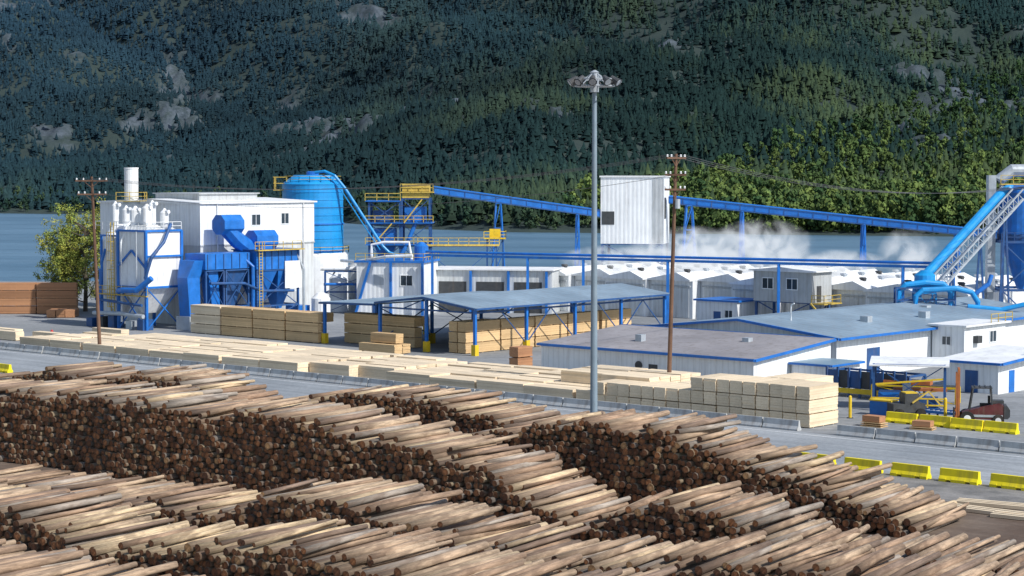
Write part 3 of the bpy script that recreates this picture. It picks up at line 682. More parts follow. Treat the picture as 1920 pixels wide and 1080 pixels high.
e=thing('low_process_building','low white process building with blue trim and roof railing','building',-18.4,303,0,AB*.3)
mb=MB(); mb.box(-5.5,5,0,9,0,8.0); part(mb,'wall',e,'white')
mb=MB(); mb.box(-5.8,5.3,-.3,9.3,8.0,8.3); part(mb,'roof',e,'blue')
mb=MB(); mb.rail([(-5.6,-.1,8.3),(5.1,-.1,8.3),(5.1,9,8.3)],1.1,.08); part(mb,'railing',e,'yellowd')
bpart('door',e,'blued',-3,-1.4,-.06,0,0,2.6); window(e,2.4,0,5.3,1.8,1.5,'y'); bpart('louvre',e,'steel',-2.8,-1.2,-.07,0,4.6,6.2)
for p_,q_ in(((-5.6,-.4,0),(-3.2,-.4,8)),((5,-.3,0),(5,-.3,8)),((0,-.3,0),(0,-.3,8))):
    mb=MB(); mb.beam(p_,q_,.36); part(mb,'steel_brace',e,'blue')
pipe('roof_pipe',e,'whitep',[(-4,3,8.3),(-4,3,10.6),(-2,3,11),(2,3,11),(2.4,3,8.4)],.22)
mb=MB(); mb.lathe([(1.1,8.3),(1.1,10.4),(.3,11)],16,0,3.4,5); part(mb,'roof_tank',e,'blue')
e=thing('water_treatment_tanks','small white and blue tanks with pipes between silo and tower','tank',-27.2,311)
for i,(x,y,r,h,mt) in enumerate(((0,0,1.4,5.2,'whitep'),(2.6,2,1.2,7.0,'grey'),(4.6,-1.5,1.0,4.2,'blue'))):
    mb=MB(); mb.lathe([(r,0),(r,h),(r*.5,h+.6),(.1,h+.7)],20,0,x,y); part(mb,'tank',e,mt)
mb=MB(); mb.frame(-1.8,6,-3,-1.9,[0,3.2,6.4],.22); part(mb,'pipe_frame',e,'blued')
pipe('pipe',e,'whitep',[(-2.5,-2.4,6.8),(2,-2.4,6.8),(6.6,-2.6,7.2)],.3); pipe('pipe',e,'blue',[(-2,-2.6,4.4),(3,-2.6,4.4),(3.2,-2.6,1),(6.8,-2.6,.8)],.22)
e=thing('receiving_shed','grey and blue receiving shed with open dark doorway','building',-7.5,309,0,AB*.3)
mb=MB(); mb.box(-5.5,14,0,8,0,6.6); part(mb,'wall',e,'whitelow')
mb=MB(); mb.box(-5.8,14.3,-.5,8.3,6.6,6.8); part(mb,'roof',e,'roofwhite')
for x in(-4,2,8): bpart('doorway',e,'dark',x,x+4.4,-.05,0,0,4.8)
for x in(-4.8,1,7,13): bpart('post',e,'blue',x,x+.35,-.5,-.1,0,6.5)
mb=MB(); mb.sweep([(-27,315,7.8),(-24,306,8.0),(-19,301.5,9.0),(-15,300,9.2)],.25,8); solo(mb,'steam_pipe','white insulated steam pipe running past the silo','pipe','whitep')

# screening tower
e=thing('screening_tower','blue steel screening tower with yellow railed platforms','process tower',-18.8,332)
mb=MB(); mb.frame(-4.8,.3,-3,3,[0,5,9.6,13.2,16.9],.34); part(mb,'steel_frame',e,'blued')
mb=MB(); mb.frame(.6,5.2,-3,3,[0,5,9.6,13.2,17.4],.34); part(mb,'steel_frame',e,'blued')
for z in(9.7,13.3): bpart('platform',e,'blue',-5.4,5.8,-3.6,3.4,z,z+.15)
bpart('platform',e,'blue',-5.4,.4,-3.6,3.4,16.9,17.05)
mb=MB(); mb.rail([(-5.4,-3.6,17.05),(.4,-3.6,17.05)],1.2,.1); mb.rail([(-5.4,-3.6,9.85),(5.8,-3.6,9.85)],1.1,.1);mb.rail([(-5.4,-3.6,13.45),(5.8,-3.6,13.45)],1.1,.1); mb.rail([(.4,-3.7,18.6),(5.8,-3.7,18.6)],1.2,.1); mb.box(.3,5.9,-3.6,3.4,18.35,18.5)
mb.beam((-4,-3.8,9.9),(-1,-3.8,13.3),.2);mb.beam((1,-3.8,13.4),(4,-3.8,17.3),.2); part(mb,'railing',e,'yellowd')
bpart('head_house',e,'yellowd',.7,5.1,-3.2,2.8,17.5,19.8)
mb=MB(); mb.box(-4,-.5,-2.5,2.5,10.0,12.4); mb.hop((-3,-1.6,-1,1,6.5),(-4,-.5,-2.4,2.4,9.6)); part(mb,'screen_box',e,'blue')
bpart('screen_box',e,'blue',1,4.5,-2.2,2.2,13.6,16); bpart('screen_box',e,'blued',-4.2,-1,-2,2,13.6,15.4)
pipe('chute_pipe',e,'blue',[(3,-2.8,13.6),(1,-3.2,9),(-2,-3.4,4),(-4,-4,1)],.35)

# conveyors: enclosed galleries
def gallery(p,q,label,sup):
    e=thing('conveyor_gallery',label,'conveyor',p[0],p[1],0,0,group='inclined blue conveyors')
    P=Vector((0,0,p[2])); Q=Vector(q)-Vector((p[0],p[1],0)); d=(Q-P); n=int(d.length/2.4); h=Vector((0,0,1.05)); sd=Vector((-d.y,d.x,0)).normalized()*.75
    mb=MB(); vs=[P-sd,P+sd,P+sd+h,P+h*1.22,P-sd+h,Q-sd,Q+sd,Q+sd+h,Q+h*1.22,Q-sd+h]
    mb.add(vs,[(0,1,2,3,4),(9,8,7,6,5),(0,5,6,1),(1,6,7,2),(2,7,8,3),(3,8,9,4),(4,9,5,0)]); part(mb,'gallery_casing',e,'blue')
    mb=MB()
    for s in(-1,1):
        mb.beam(P+sd*s*1.04,Q+sd*s*1.04,.2); mb.beam(P+sd*s*1.04+h,Q+sd*s*1.04+h,.14)
        for i in range(n+1):
            a=P.lerp(Q,i/n); mb.beam(a+sd*s*1.04,a+sd*s*1.04+h,.09)
    part(mb,'casing_rib',e,'blued')
    for f,wd in sup:
        a=P.lerp(Q,f); mb=MB(); x=a.x;y=a.y;z=a.z-.1
        for s in(-1,1):
            mb.beam((x-wd,y+s*1.2,0),(x-wd*.3,y+s*.7,z),.26); mb.beam((x+wd,y+s*1.2,0),(x+wd*.3,y+s*.7,z),.26)
            k=4
            for j in range(k):
                f0=j/k;f1=(j+1)/k; w0=wd*(1-.7*f0);w1=wd*(1-.7*f1)
                mb.beam((x-w0,y+s,z*f0),(x+w1,y+s,z*f1),.12); mb.beam((x-w1,y+s,z*f1),(x+w1,y+s,z*f1),.12)
        part(mb,'support',e,'blue')
gallery((-13,332,18.2),(15.2,334,14.2),'long blue enclosed conveyor descending from the screening tower',[(.38,1.3),(.85,.5)])
gallery((26.4,334,16.6),(80,320,10.9),'long blue enclosed conveyor above the lumber kilns',[(.06,1.5),(.22,.45),(.58,.45),(.85,.5)])
e=thing('transfer_tower','tall white metal clad conveyor transfer tower','building',20.6,335,0,R(-11))
mb=MB(); mb.box(-5.3,5.3,-3,5,9.8,20.9); part(mb,'wall',e,'white')
mb=MB(); mb.box(-5.5,5.5,-3.2,5.2,20.9,21.15); part(mb,'roof',e,'roofwhite')
mb=MB(); mb.frame(-5,5,-2.8,4.7,[0,5,9.8],.4); part(mb,'steel_frame',e,'blued')
bpart('opening',e,'dark',5.3,5.36,-2.4,-.2,14,17.5); bpart('opening',e,'dark',-5.1,-3.0,-3.06,-3.0,13.0,15.2)
bpart('side_panel',e,'grey',3.4,5.28,-3.07,-3,9.9,20.6)  # grey sheet standing in for the darker shading along the tower's right edge
e=thing('drive_platform','yellow railed drive platform on blue steel legs','platform',-2.8,328)
mb=MB(); mb.frame(-1.3,1.3,-1.3,1.3,[0,5,10.8],.25); part(mb,'leg_frame',e,'blued')
mb=MB(); mb.box(-1.8,1.8,-1.8,1.8,10.8,10.95); mb.rail([(-1.8,-1.8,10.95),(1.8,-1.8,10.95),(1.8,1.8,10.95)],1.1,.1); mb.box(-.9,.9,-.9,.9,11,12.4); part(mb,'railing',e,'yellow')
e=thing('walkway_platform','long yellow railed walkway behind the shed','platform',-8,318)
mb=MB(); mb.box(-7,6,-1,1,10.0,10.2); mb.frame(-6.5,5.5,-.8,.8,[0,10],.25); part(mb,'deck',e,'blued')
mb=MB(); mb.rail([(-7,-1,10.2),(6,-1,10.2)],1.1,.1).box(-7,6,-1.1,-1.02,10,10.3); part(mb,'railing',e,'yellowd')

e=thing('pipe_rack','long blue overhead pipe rack on steel columns','pipe rack',0,0)
P=Vector((-13,300,9.3));Q=Vector((58.5,261,9.3)); mb=MB(); mb.beam(P,Q,.36); part(mb,'beam',e,'blue')
mb=MB(); mb.sweep([P+Vector((0,.4,.5)),Q+Vector((0,.4,.5))],.2,8); part(mb,'pipe',e,'blue')
for x in(-12,2.3,10.3,22.0,36.6,52,58):
    f=(x+13)/71.5; q=P.lerp(Q,f); mb=MB(); mb.beam((q.x,q.y,0),(q.x,q.y,9.2),.4); part(mb,'column',e,'blue')

# ------------------------------------------------------------------ kilns
e=thing('drying_kiln','white lumber drying kiln with low pitched metal roof','lumber kiln',*W(-78,97),0,AB,group='row of lumber drying kilns')
mb=MB(); mb.box(-3.95,3.95,0,30,0,5.6); part(mb,'wall',e,'white')
mb=MB(); mb.exty([(-3.98,5.6),(3.98,5.6),(3.98,5.8),(1.5,6.85),(-3.98,5.8)],-.8,30.4); part(mb,'roof',e,'roofwhite')
bpart('door',e,'whitelow',-3.3,3.3,-.1,0,.1,4.6)
bpart('door_rail',e,'grey',-3.6,3.6,-.22,0,4.7,4.9)
for k in range(6):
    mb=MB(); y=2+k*4.8; mb.box(1.2,1.8,y-.3,y+.3,6.4,7.0); mb.hop((1.1,1.9,y-.4,y+.4,7.0),(.9,1.5,y-.1,y+.6,7.25)); part(mb,'roof_vent',e,'steel' if k%3 else 'dark')
off=[0,1.5,-1,0,2,-1.5,.5,-2.5,-4,-4]
for i in range(1,10): dup(e,*W(-78+8*i,97+off[i]),0,AB)
e=thing('kiln_control_shed','low blue trimmed kiln control shed with flat roof','building',*W(-38,87),0,AB)
mb=MB(); mb.box(-4,3,0,6,0,3.6); part(mb,'wall',e,'white'); mb=MB(); mb.box(-4.3,3.3,-.4,6.3,3.6,3.85); part(mb,'roof',e,'blue'); bpart('door',e,'blued',-1,0.2,-.06,0,0,2.2); window(e,1.6,0,1.9,1.2,1,'y')
e=thing('control_cabin','grey control cabin raised on blue steel stilts','cabin',*W(-28.5,88.5),0,AB)
mb=MB(); mb.box(-4.8,4.8,0,5,3.9,8.1); part(mb,'wall',e,'grey')
mb=MB(); mb.exty([(-5.3,8.1),(5.3,8.1),(5.3,8.25),(0,8.75),(-5.3,8.25)],-.5,5.5); part(mb,'roof',e,'roofwhite')
mb=MB(); mb.frame(-4.5,4.5,.3,4.7,[0,3.9],.32); part(mb,'stilt',e,'blued')
window(e,-2.4,0,6.4,1.7,1.4,'y'); window(e,1.6,0,6.4,1.7,1.4,'y')
bpart('door',e,'dark',4.8,4.86,1.2,2.3,4,6.2)
mb=MB(); mb.rail([(4.9,-.2,3.9),(6.9,-.2,3.9),(6.9,4,3.9)],1.1,.08); mb.box(4.85,7,-.3,4.2,3.75,3.9); mb.beam((5,-.6,3.9),(9,-.6,.2),.2); part(mb,'railing',e,'yellowd')

# ------------------------------------------------------------------ open shed
e=thing('lumber_shed','open sided lumber shed with blue grey roof on blue posts','shed',-4.4,236,0,AB)
mb=MB(); mb.exty([(.6,5.55),(-8,6.6),(-16.3,5.65),(-16.3,5.8),(-8,6.77),(.6,5.72)],-.6,38); part(mb,'roof',e,'roofblue2')
mb=MB(); mb.exty([(-16.3,5.4),(-26.3,5.2),(-26.3,5.35),(-16.3,5.55)],-.6,30); part(mb,'lean_to_roof',e,'roofblue2')
mb=MB(); 
for y in(-.66,38.02):
    for a,b in(((.65,5.55),(-8,6.63)),((-8,6.63),(-16.3,5.65))): mb.beam((a[0],y,a[1]),(b[0],y,b[1]),.24)
mb.beam((-16.3,-.7,5.4),(-26.3,-.7,5.2),.24); mb.beam((.68,-.6,5.58),(.68,38,5.58),.22); mb.beam((-26.35,-.6,5.2),(-26.35,30,5.2),.22); part(mb,'fascia',e,'blued')
mb=MB(); mb.beam((0,0,5.1),(-16,0,5.1),.2); mb.beam((-8,0,5.1),(-8,0,6.5),.15)
for a in(-4,-12): mb.beam((a,0,5.1),(-8,0,6.5),.12)
mb.beam((0,0,5.1),(0,37.5,5.1),.2)
for k in range(4):
    y=k*9.3; mb.beam((0,y,5.1),(0,y+2,6-.7),.12); mb.beam((0,y+9.3,.9),(0,y+4.6,5.1),.11); mb.beam((0,y,.9),(0,y+4.6,5.1),.11) if k in(1,3) else None
for k in range(3): mb.beam((-16,k*9.3,1),(-16,k*9.3+9.3,5),.11); mb.beam((-16,k*9.3+9.3,1),(-16,k*9.3,5),.11)
part(mb,'bracing',e,'blued')
for x,top in((0,5.5),(-8,6.5),(-16,5.5),(-26,5.1)):
    for k in range(5 if x>-20 else 4):
        if x==-8 and k: continue
        y=k*9.3; mb=MB(); mb.beam((x,y,0),(x,y,top),.34); c=part(mb,'column',e,'blue')
        if k<3: mb=MB(); mb.box(x-.32,x+.32,y-.32,y+.32,0,1.3); part(mb,'column_guard',c,'yellow')

# ------------------------------------------------------------------ warehouses
e=thing('low_warehouse','long low white warehouse with warm grey flat roof','building',*W(13.6,20.6),0,AB)
mb=MB(); mb.ext([(0,0),(14,0),(14,4.4),(0,3.3)],-27.6,0); part(mb,'wall',e,'white')
mb=MB(); mb.ext([(-.3,3.3),(14.2,4.42),(14.2,4.6),(-.3,3.48)],-27.9,.3); part(mb,'roof',e,'roofgrey')
mb=MB(); mb.beam((-27.9,-.38,3.33),(.35,-.38,3.33),.26).beam((.38,-.35,3.3),(.38,14.3,4.45),.26); mb.beam((-27.9,14.3,4.55),(.3,14.3,4.55),.2); part(mb,'fascia',e,'blue')
for x in(-20.2,-14.3):
    mb=MB(); mb.lathe([(.45,0),(.45,.1)],16); o_=part(mb,'vent_opening',e,'dark'); o_.rotation_euler=(R(90),0,0); o_.location=(x,-.02,1.9)
bpart('door',e,'dark',-13,-11.9,-.06,0,0,2.1)
for x,y in((-18,5),(-7,9)): bpart('roof_vent',e,'steel',x-.4,x+.4,y-.4,y+.4,3.6,4.6)
e=thing('side_annex','small white annex with blue roof edge and dark door','building',*W(18.4,27),0,AB)
mb=MB(); mb.box(-4.6,0,0,5.5,0,2.6); part(mb,'wall',e,'white')
mb=MB(); mb.box(-4.7,.3,-.3,5.8,2.6,2.72); part(mb,'roof',e,'roofblue')
mb=MB(); mb.beam((-4.7,-.35,2.6),(.3,-.35,2.6),.2).beam((.35,-.35,2.6),(.35,5.8,2.6),.2); part(mb,'fascia',e,'blue')
bpart('door',e,'blue',0,.06,2,3,0,2.1)
e=thing('planer_mill_building','wide white mill building with pale blue pitched roof','building',*W(13.1,36.5),0,AB)
mb=MB(); mb.exty([(0,0),(0,4.4),(-12.2,5.75),(-24.4,4.4),(-24.4,0)],0,50); part(mb,'wall',e,'white')
mb=MB(); mb.exty([(.7,4.36),(-12.2,5.8),(-25,4.4),(-25,4.55),(-12.2,5.98),(.7,4.54)],-.6,50.6); part(mb,'roof',e,'roofblue2')
mb=MB(); mb.beam((.78,-.6,4.4),(.78,50.6,4.4),.26); mb.beam((.7,-.68,4.42),(-12.2,-.68,5.85),.26);mb.beam((-12.2,-.68,5.85),(-25,-.68,4.45),.26); part(mb,'fascia',e,'blue')
mb=MB(); mb.sweep([(-9,5,5.6),(-9,5,7.3),(-8.6,5,7.5)],.08,6); part(mb,'vent_pipe',e,'whitep')
for x,y in((-5,14),(-4,25),(-9,34)):
    bpart('roof_vent',e,'steel',x-.5,x+.5,y-.5,y+.5,4.8,5.8)
bpart('door',e,'blued',0,.06,6,8.6,0,3.0)
e=thing('projecting_office','white projecting office block with dark window and wall fan','building',*W(17.3,56),0,AB)
mb=MB(); mb.box(-4,0,0,9.5,0,4.7); part(mb,'wall',e,'white')
mb=MB(); mb.box(-4.4,.5,-.5,10,4.7,4.9); part(mb,'roof',e,'roofwhite')
window(e,0,6.5,3.3,1.4,1.2,'x'); window(e,-2.2,0,3.1,1.0,.9,'y')
bpart('air_conditioner',e,'dark',0,.6,2.0,3.0,2.8,3.6)
mb=MB(); mb.rail([(.6,5,4.9),(.6,10,4.9)],1,.07); part(mb,'railing',e,'yellowd')
e=thing('gate_annex','white annex with blue roof edge and blue door','building',*W(32,36),0,AB)
mb=MB(); mb.box(-6,0,0,12,0,2.95); part(mb,'wall',e,'white')
mb=MB(); mb.ext([(-.7,3.0),(12.4,3.6),(12.4,3.75),(-.7,3.15)],-6.6,.7); part(mb,'roof',e,'roofwhite')
mb=MB(); mb.beam((-6.6,-.78,3.05),(.7,-.78,3.05),.24).beam((.78,-.7,3.05),(.78,12.4,3.65),.24); part(mb,'fascia',e,'blue')
bpart('door',e,'blue',0,.06,2.2,3.3,0,2.2); bpart('door',e,'blued',-3.6,-2.2,-.06,0,0,2.2)
mb=MB(); mb.rail([(1,6,3.9),(1,12,4.3)],1,.07); mb.frame(.9,2.4,7,11.5,[0,3.8],.2); part(mb,'stair_rail',e,'yellowd')

e=thing('roof_ductwork','blue curved pipes and ducts standing on the mill roof','ductwork',50.5,243,4.6)
pipe('arch_pipe',e,'bluep',[(-3.2,0,0),(-3.2,0,2.6),(-2.4,0,3.4),(0,0,3.7),(2.2,0,3.5),(3.2,0,2.6),(3.2,0,.4)],.42,10)
pipe('arch_pipe',e,'bluep',[(-1.4,-1.5,0),(-1.4,-1.5,2.2),(-.6,-1.5,2.9),(3.5,-1.2,3.1),(5.5,-.8,2.6),(6.3,-.8,1.4),(6.3,-.8,0)],.34,10)
mb=MB(); mb.lathe([(.9,2.4),(1.3,3.4),(1.3,4.6),(.5,5.2)],16,0,.2,1.2); mb.frame(-1,1.4,.2,2.4,[0,2.4],.2); part(mb,'rotary_valve',e,'bluep')
mb=MB(); mb.frame(-3.6,3.6,-.5,.7,[0,1.6,3.1],.18); part(mb,'steel_frame',e,'blued')
pipe('branch_pipe',e,'bluep',[(5,-1.0,.9),(9,-1.3,.5),(12,-1.5,1.2)],.3); pipe('branch_pipe',e,'blue',[(6,1,2.0),(8,1,3.5),(8.4,1.2,4.6)],.28)
e=thing('inclined_duct_conveyor','wide inclined blue duct with grey lattice walkway','conveyor',51.0,246)
P=Vector((-.6,0,8.2));Q=Vector((13.0,15,19.0)); d=Q-P; sd=Vector((d.y,-d.x,0)).normalized()
mb=MB(); mb.sweep([P-Vector((.3,0,1.8)),P-Vector((.2,0,.6)),P+d*.06,Q,Q+Vector((1.2,.8,.6)),Q+Vector((2.6,1.5,.4))],.62,12); part(mb,'duct',e,'bluep')
mb=MB(); h=Vector((0,0,1.3)); o2=sd*1.7-Vector((0,0,.7))
for s in(0,1.5):
    a=P+o2+sd*s;b=Q+o2+sd*s
    mb.beam(a,b,.26);mb.beam(a+h,b+h,.16)
    for i in range(16):
        q=a.lerp(b,i/16);q2=a.lerp(b,(i+1)/16); mb.beam(q,q+h,.1); mb.beam(q+h,q2,.08); mb.beam(q,q+Vector((0,0,.05))+ (sd*1.5 if s==0 else sd*.01),.2)
part(mb,'lattice_walkway',e,'steel')
for f in(.25,.6,.92):
    mb=MB(); q=P.lerp(Q,f)+sd*1.6; mb.beam((q.x-.8,q.y,0.2),(q.x,q.y,q.z-.8),.25); mb.beam((q.x+.8,q.y,.2),(q.x,q.y,q.z-.8),.25); part(mb,'support',e,'blued')
e=thing('cyclone_separator','large blue cyclone hopper on steel legs with grey duct','cyclone separator',67.3,263)
mb=MB(); mb.lathe([(.5,6.4),(2.9,13.0),(3.1,13.2),(3.1,19.4),(1.4,20.3)],28); part(mb,'hopper',e,'blue')
mb=MB(); mb.lathe([(3.16,12.9),(3.2,13.5),(3.16,13.7)],28); mb.lathe([(3.4,18.9),(3.4,19.1)],28); mb.rail([(-3.4,-3.2,12.8),(3.4,-3.2,12.8)],1.1,.08); mb.frame(-3.3,3.3,-3.3,3.3,[0,6.4,12.7],.4); part(mb,'steel_frame',e,'blued')
pipe('exhaust_duct',e,'steel',[(-2.6,0,19.2),(-3.0,0,20.8),(-1.4,0,22.0),(2,0,22.0),(5,0,22.0)],.85,14)
mb=MB(); mb.box(-4.6,-3.6,-.8,.6,6,21.4); mb.beam((-4.1,-.1,0),(-4.1,-.1,6),.8); part(mb,'bucket_elevator',e,'steel')
mb=MB(); mb.rail([(-3.6,-3.2,20.3),(3,-3.2,20.3)],1.1,.07); mb.box(-3.6,3,-3.2,-2.2,20.15,20.3); part(mb,'top_platform',e,'yellowd')

# ------------------------------------------------------------------ infeed equipment and yard machines
e=thing('open_canopy_station','open canopy over blue and yellow lumber handling equipment','machine station',36.8,183.5,0,AB+.5)
mb=MB(); mb.ext([(-2.3,4.1),(2.3,4.5),(2.3,4.62),(-2.3,4.22)],-3.6,3.6); part(mb,'canopy_roof',e,'roofwhite')
mb=MB(); mb.frame(-3.2,3.2,-1.9,1.9,[0,4.2],.22); part(mb,'post_frame',e,'blued')
bpart('control_cabinet',e,'blue',-2.8,-.8,-1.2,1.0,.02,1.6); bpart('control_cabinet',e,'blued',.2,2.6,-1.4,.8,.02,1.1); bpart('control_cabinet',e,'steel',-.6,.1,-.9,.4,.02,2.3)
mb=MB(); mb.rail([(-3.4,-2.3,0),(3.4,-2.3,0)],1.2,.12); part(mb,'railing',e,'yellow')
mb=MB(); mb.beam((-3,-1.9,2.4),(3.2,-1.9,3.0),.16); part(mb,'boom',e,'yellow')
mb=MB(); mb.box(-1.5,3.4,1.2,2.4,1.5,1.75); part(mb,'feed_chain',e,'rust')
e=thing('infeed_deck','blue steel infeed deck with dark chains and side panels','conveyor',35.0,193,0,AB)
mb=MB(); mb.frame(-4,5,-1.5,1.5,[0,2.4],.25)
for k in range(8): mb.beam((-4+k*1.25,-1.7,0),(-4+k*1.25,-1.7,2.9),.2)
part(mb,'deck_frame',e,'blued')
bpart('chain_deck',e,'dark',-3.8,4.8,-1.3,1.3,1.4,1.9); bpart('guard_rail',e,'yellow',-4,5,-1.85,-1.78,.4,.9)
for k in range(7): bpart('side_panel',e,'dark' if k%2 else 'blued',-3.9+k*1.25,-2.95+k*1.25,-1.62,-1.56,.9,2.6)
e=thing('outfeed_conveyor','yellow and blue outfeed conveyor carrying reddish boards','conveyor',38.5,189,0,AB+.3)
mb=MB(); mb.frame(-4,4,-.8,.8,[0,1.5],.2); part(mb,'frame',e,'yellow'); bpart('belt',e,'dark',-3.9,3.9,-.7,.7,1.5,1.65); bpart('board_bundle',e,'rust',-3,1.5,-.6,.6,1.66,2.0)
def junk(name,label,cat,x,y,rz,spec):
    e=thing(name,label,cat,x,y,0,rz)
    for nm,mat,bx in spec:
        mb=MB()
        for b in bx: mb.box(*b)
        part(mb,nm,e,mat)
junk('pallet_stack','small stack of wooden pallets with a wrapped load','pallet stack',31.2,170.5,AB,[('deck','lumber2',[(-1,1,-.6,.6,k*.16+.02,k*.16+.08) for k in range(3)]),('load','lumber3',[(-.9,.8,-.5,.5,.45,.95)])])
junk('pallet_stack','low pallet with dark wrapped bundles near the barriers','pallet stack',35.0,168.6,AB+.2,[('deck','lumber2',[(-1,1,-.6,.6,k*.16+.02,k*.16+.08) for k in range(2)]),('load','lumber3',[(-.8,.8,-.5,.5,.3,.75)])])
junk('cable_box','blue equipment box with yellow lid on the yard','equipment box',33.5,178.5,AB,[('box','blue',[(-1.1,1.1,-.6,.6,0,1.3)]),('lid','yellow',[(-1.15,1.15,-.65,.65,1.3,1.42)])])
junk('roller_stand','dark roller stand with blue side rails','roller stand',37.5,176.5,AB,[('rail','blue',[(-3,3,-.8,-.68,.5,.75),(-3,3,.68,.8,.5,.75)]),('leg','dark',[(x,x+.15,y,y+.12,0,.5) for x in(-2.8,0,2.6) for y in(-.8,.68)]),('roller','steel',[(x,x+.14,-.66,.66,.52,.66) for x in np.arange(-2.8,2.8,.5)])])
e=thing('yellow_post','yellow steel guard post near the lumber stacks','bollard',30.1,176.3)
mb=MB(); mb.cyl((0,0,0),(0,0,1.9),.14,.14,12); part(mb,'post',e,'yellow'); mb=MB(); mb.lathe([(.14,1.9),(.1,2.0),(.02,2.04)],12); part(mb,'cap',e,'yellow'); mb=MB(); mb.box(-.25,.25,-.25,.25,0,.06); part(mb,'base_plate',e,'dark')
dup(e,38.2,174.6,0,0)

e=thing('forklift','large maroon forklift with raised mast and black tyres','forklift',40.6,171.9,0,R(170))
mb=MB(); mb.exty([(-2.0,.75),(-2.0,1.7),(-1.6,1.95),(-.6,1.75),(1.1,1.25),(1.5,1.1),(1.5,.6),(-1.7,.5)],-.85,.85); part(mb,'chassis',e,'maroon')
mb=MB(); mb.exty([(-2.5,.8),(-2.5,1.4),(-2.25,1.75),(-2.0,1.75),(-2.0,.6),(-2.3,.6)],-.9,.9); part(mb,'counterweight',e,'dark')
bpart('engine_cover',e,'dark',-2.0,-1.0,-.6,.6,1.9,2.15)
mb=MB()
for y in(-.75,.75): mb.beam((.9,y,1.3),(.6,y,3.2),.12); mb.beam((-1.0,y,1.8),(-.9,y,3.2),.12)
mb.box(-1.0,.7,-.8,.8,3.2,3.3); 
for k in range(4): mb.beam((-.9+k*.45,-.8,3.34),(-.9+k*.45,.8,3.34),.06)
part(mb,'overhead_guard',e,'dark')
mb=MB(); mb.box(-.7,0,-.35,.35,1.6,1.85).box(-.85,-.68,-.35,.35,1.85,2.5); part(mb,'seat',e,'rubber')
bpart('rear_screen',e,'glass',-.95,-.9,-.7,.7,1.95,3.1)
mb=MB(); mb.box(-1.9,1.3,.855,.9,.75,.95); part(mb,'side_step',e,'steel')
mb=MB()
for y in(-.55,.55): mb.box(1.72,1.9,y-.09,y+.09,.15,4.9); mb.box(1.92,2.05,y-.07,y+.07,.3,4.5)
for z in(.5,2.2,3.5,4.7): mb.box(1.74,1.88,-.46,.46,z,z+.16)
mb.beam((1.8,0,.6),(1.8,0,3.6),.12); mb.box(2.07,2.15,-.8,.8,.6,.75).box(2.07,2.15,-.8,.8,1.2,1.35); part(mb,'mast',e,'rust')
for y in(-.5,.5):
    mb=MB(); mb.box(2.15,2.25,y-.1,y+.1,.2,1.4).box(2.15,3.6,y-.1,y+.1,.12,.2); part(mb,'fork',e,'dark')
for x,y,r in((1.1,-.95,.62),(1.1,.95,.62),(-1.5,-.95,.5),(-1.5,.95,.5)):
    w=MB(); w.sweep([(x,y-.2,r),(x,y-.15,r),(x,y+.15,r),(x,y+.2,r)],r,20); t_=part(w,'wheel',e,'rubber')
    w=MB(); w.cyl((x,y-.23,r),(x,y+.23,r),r*.5,None,16); part(w,'rim',t_,'whitep')
e=thing('boom_loader','small loader with folded yellow arm beside the canopy','loader',35.2,176.8,0,R(10))
mb=MB(); mb.box(-1.5,1.5,-.8,.8,.5,1.3).box(-.4,.9,-.7,.7,1.3,2.2); part(mb,'body',e,'dark')
mb=MB(); mb.beam((.2,-.9,1.4),(1.7,-.9,2.4),.14);mb.beam((1.7,-.9,2.4),(2.8,-.9,1.2),.12); part(mb,'arm',e,'yellowd')
mb=MB(); mb.box(-.3,.8,-.6,.6,2.2,2.3); part(mb,'cab_roof',e,'yellow')
for x in(-1,1):
    for y in(-.9,.9):
        w=MB(); w.cyl((x,y-.17,.45),(x,y+.17,.45),.45,None,18); part(w,'wheel',e,'rubber')
e=thing('fire_hydrant','small red fire hydrant at the yard edge','hydrant',-60.5,261)
mb=MB(); mb.lathe([(.25,0),(.25,.1),(.16,.15),(.16,.8),(.22,.85),(.18,1.0),(.05,1.12)],14); part(mb,'body',e,'red'); mb=MB(); mb.cyl((-.3,0,.6),(.3,0,.6),.09); part(mb,'outlet',e,'red')

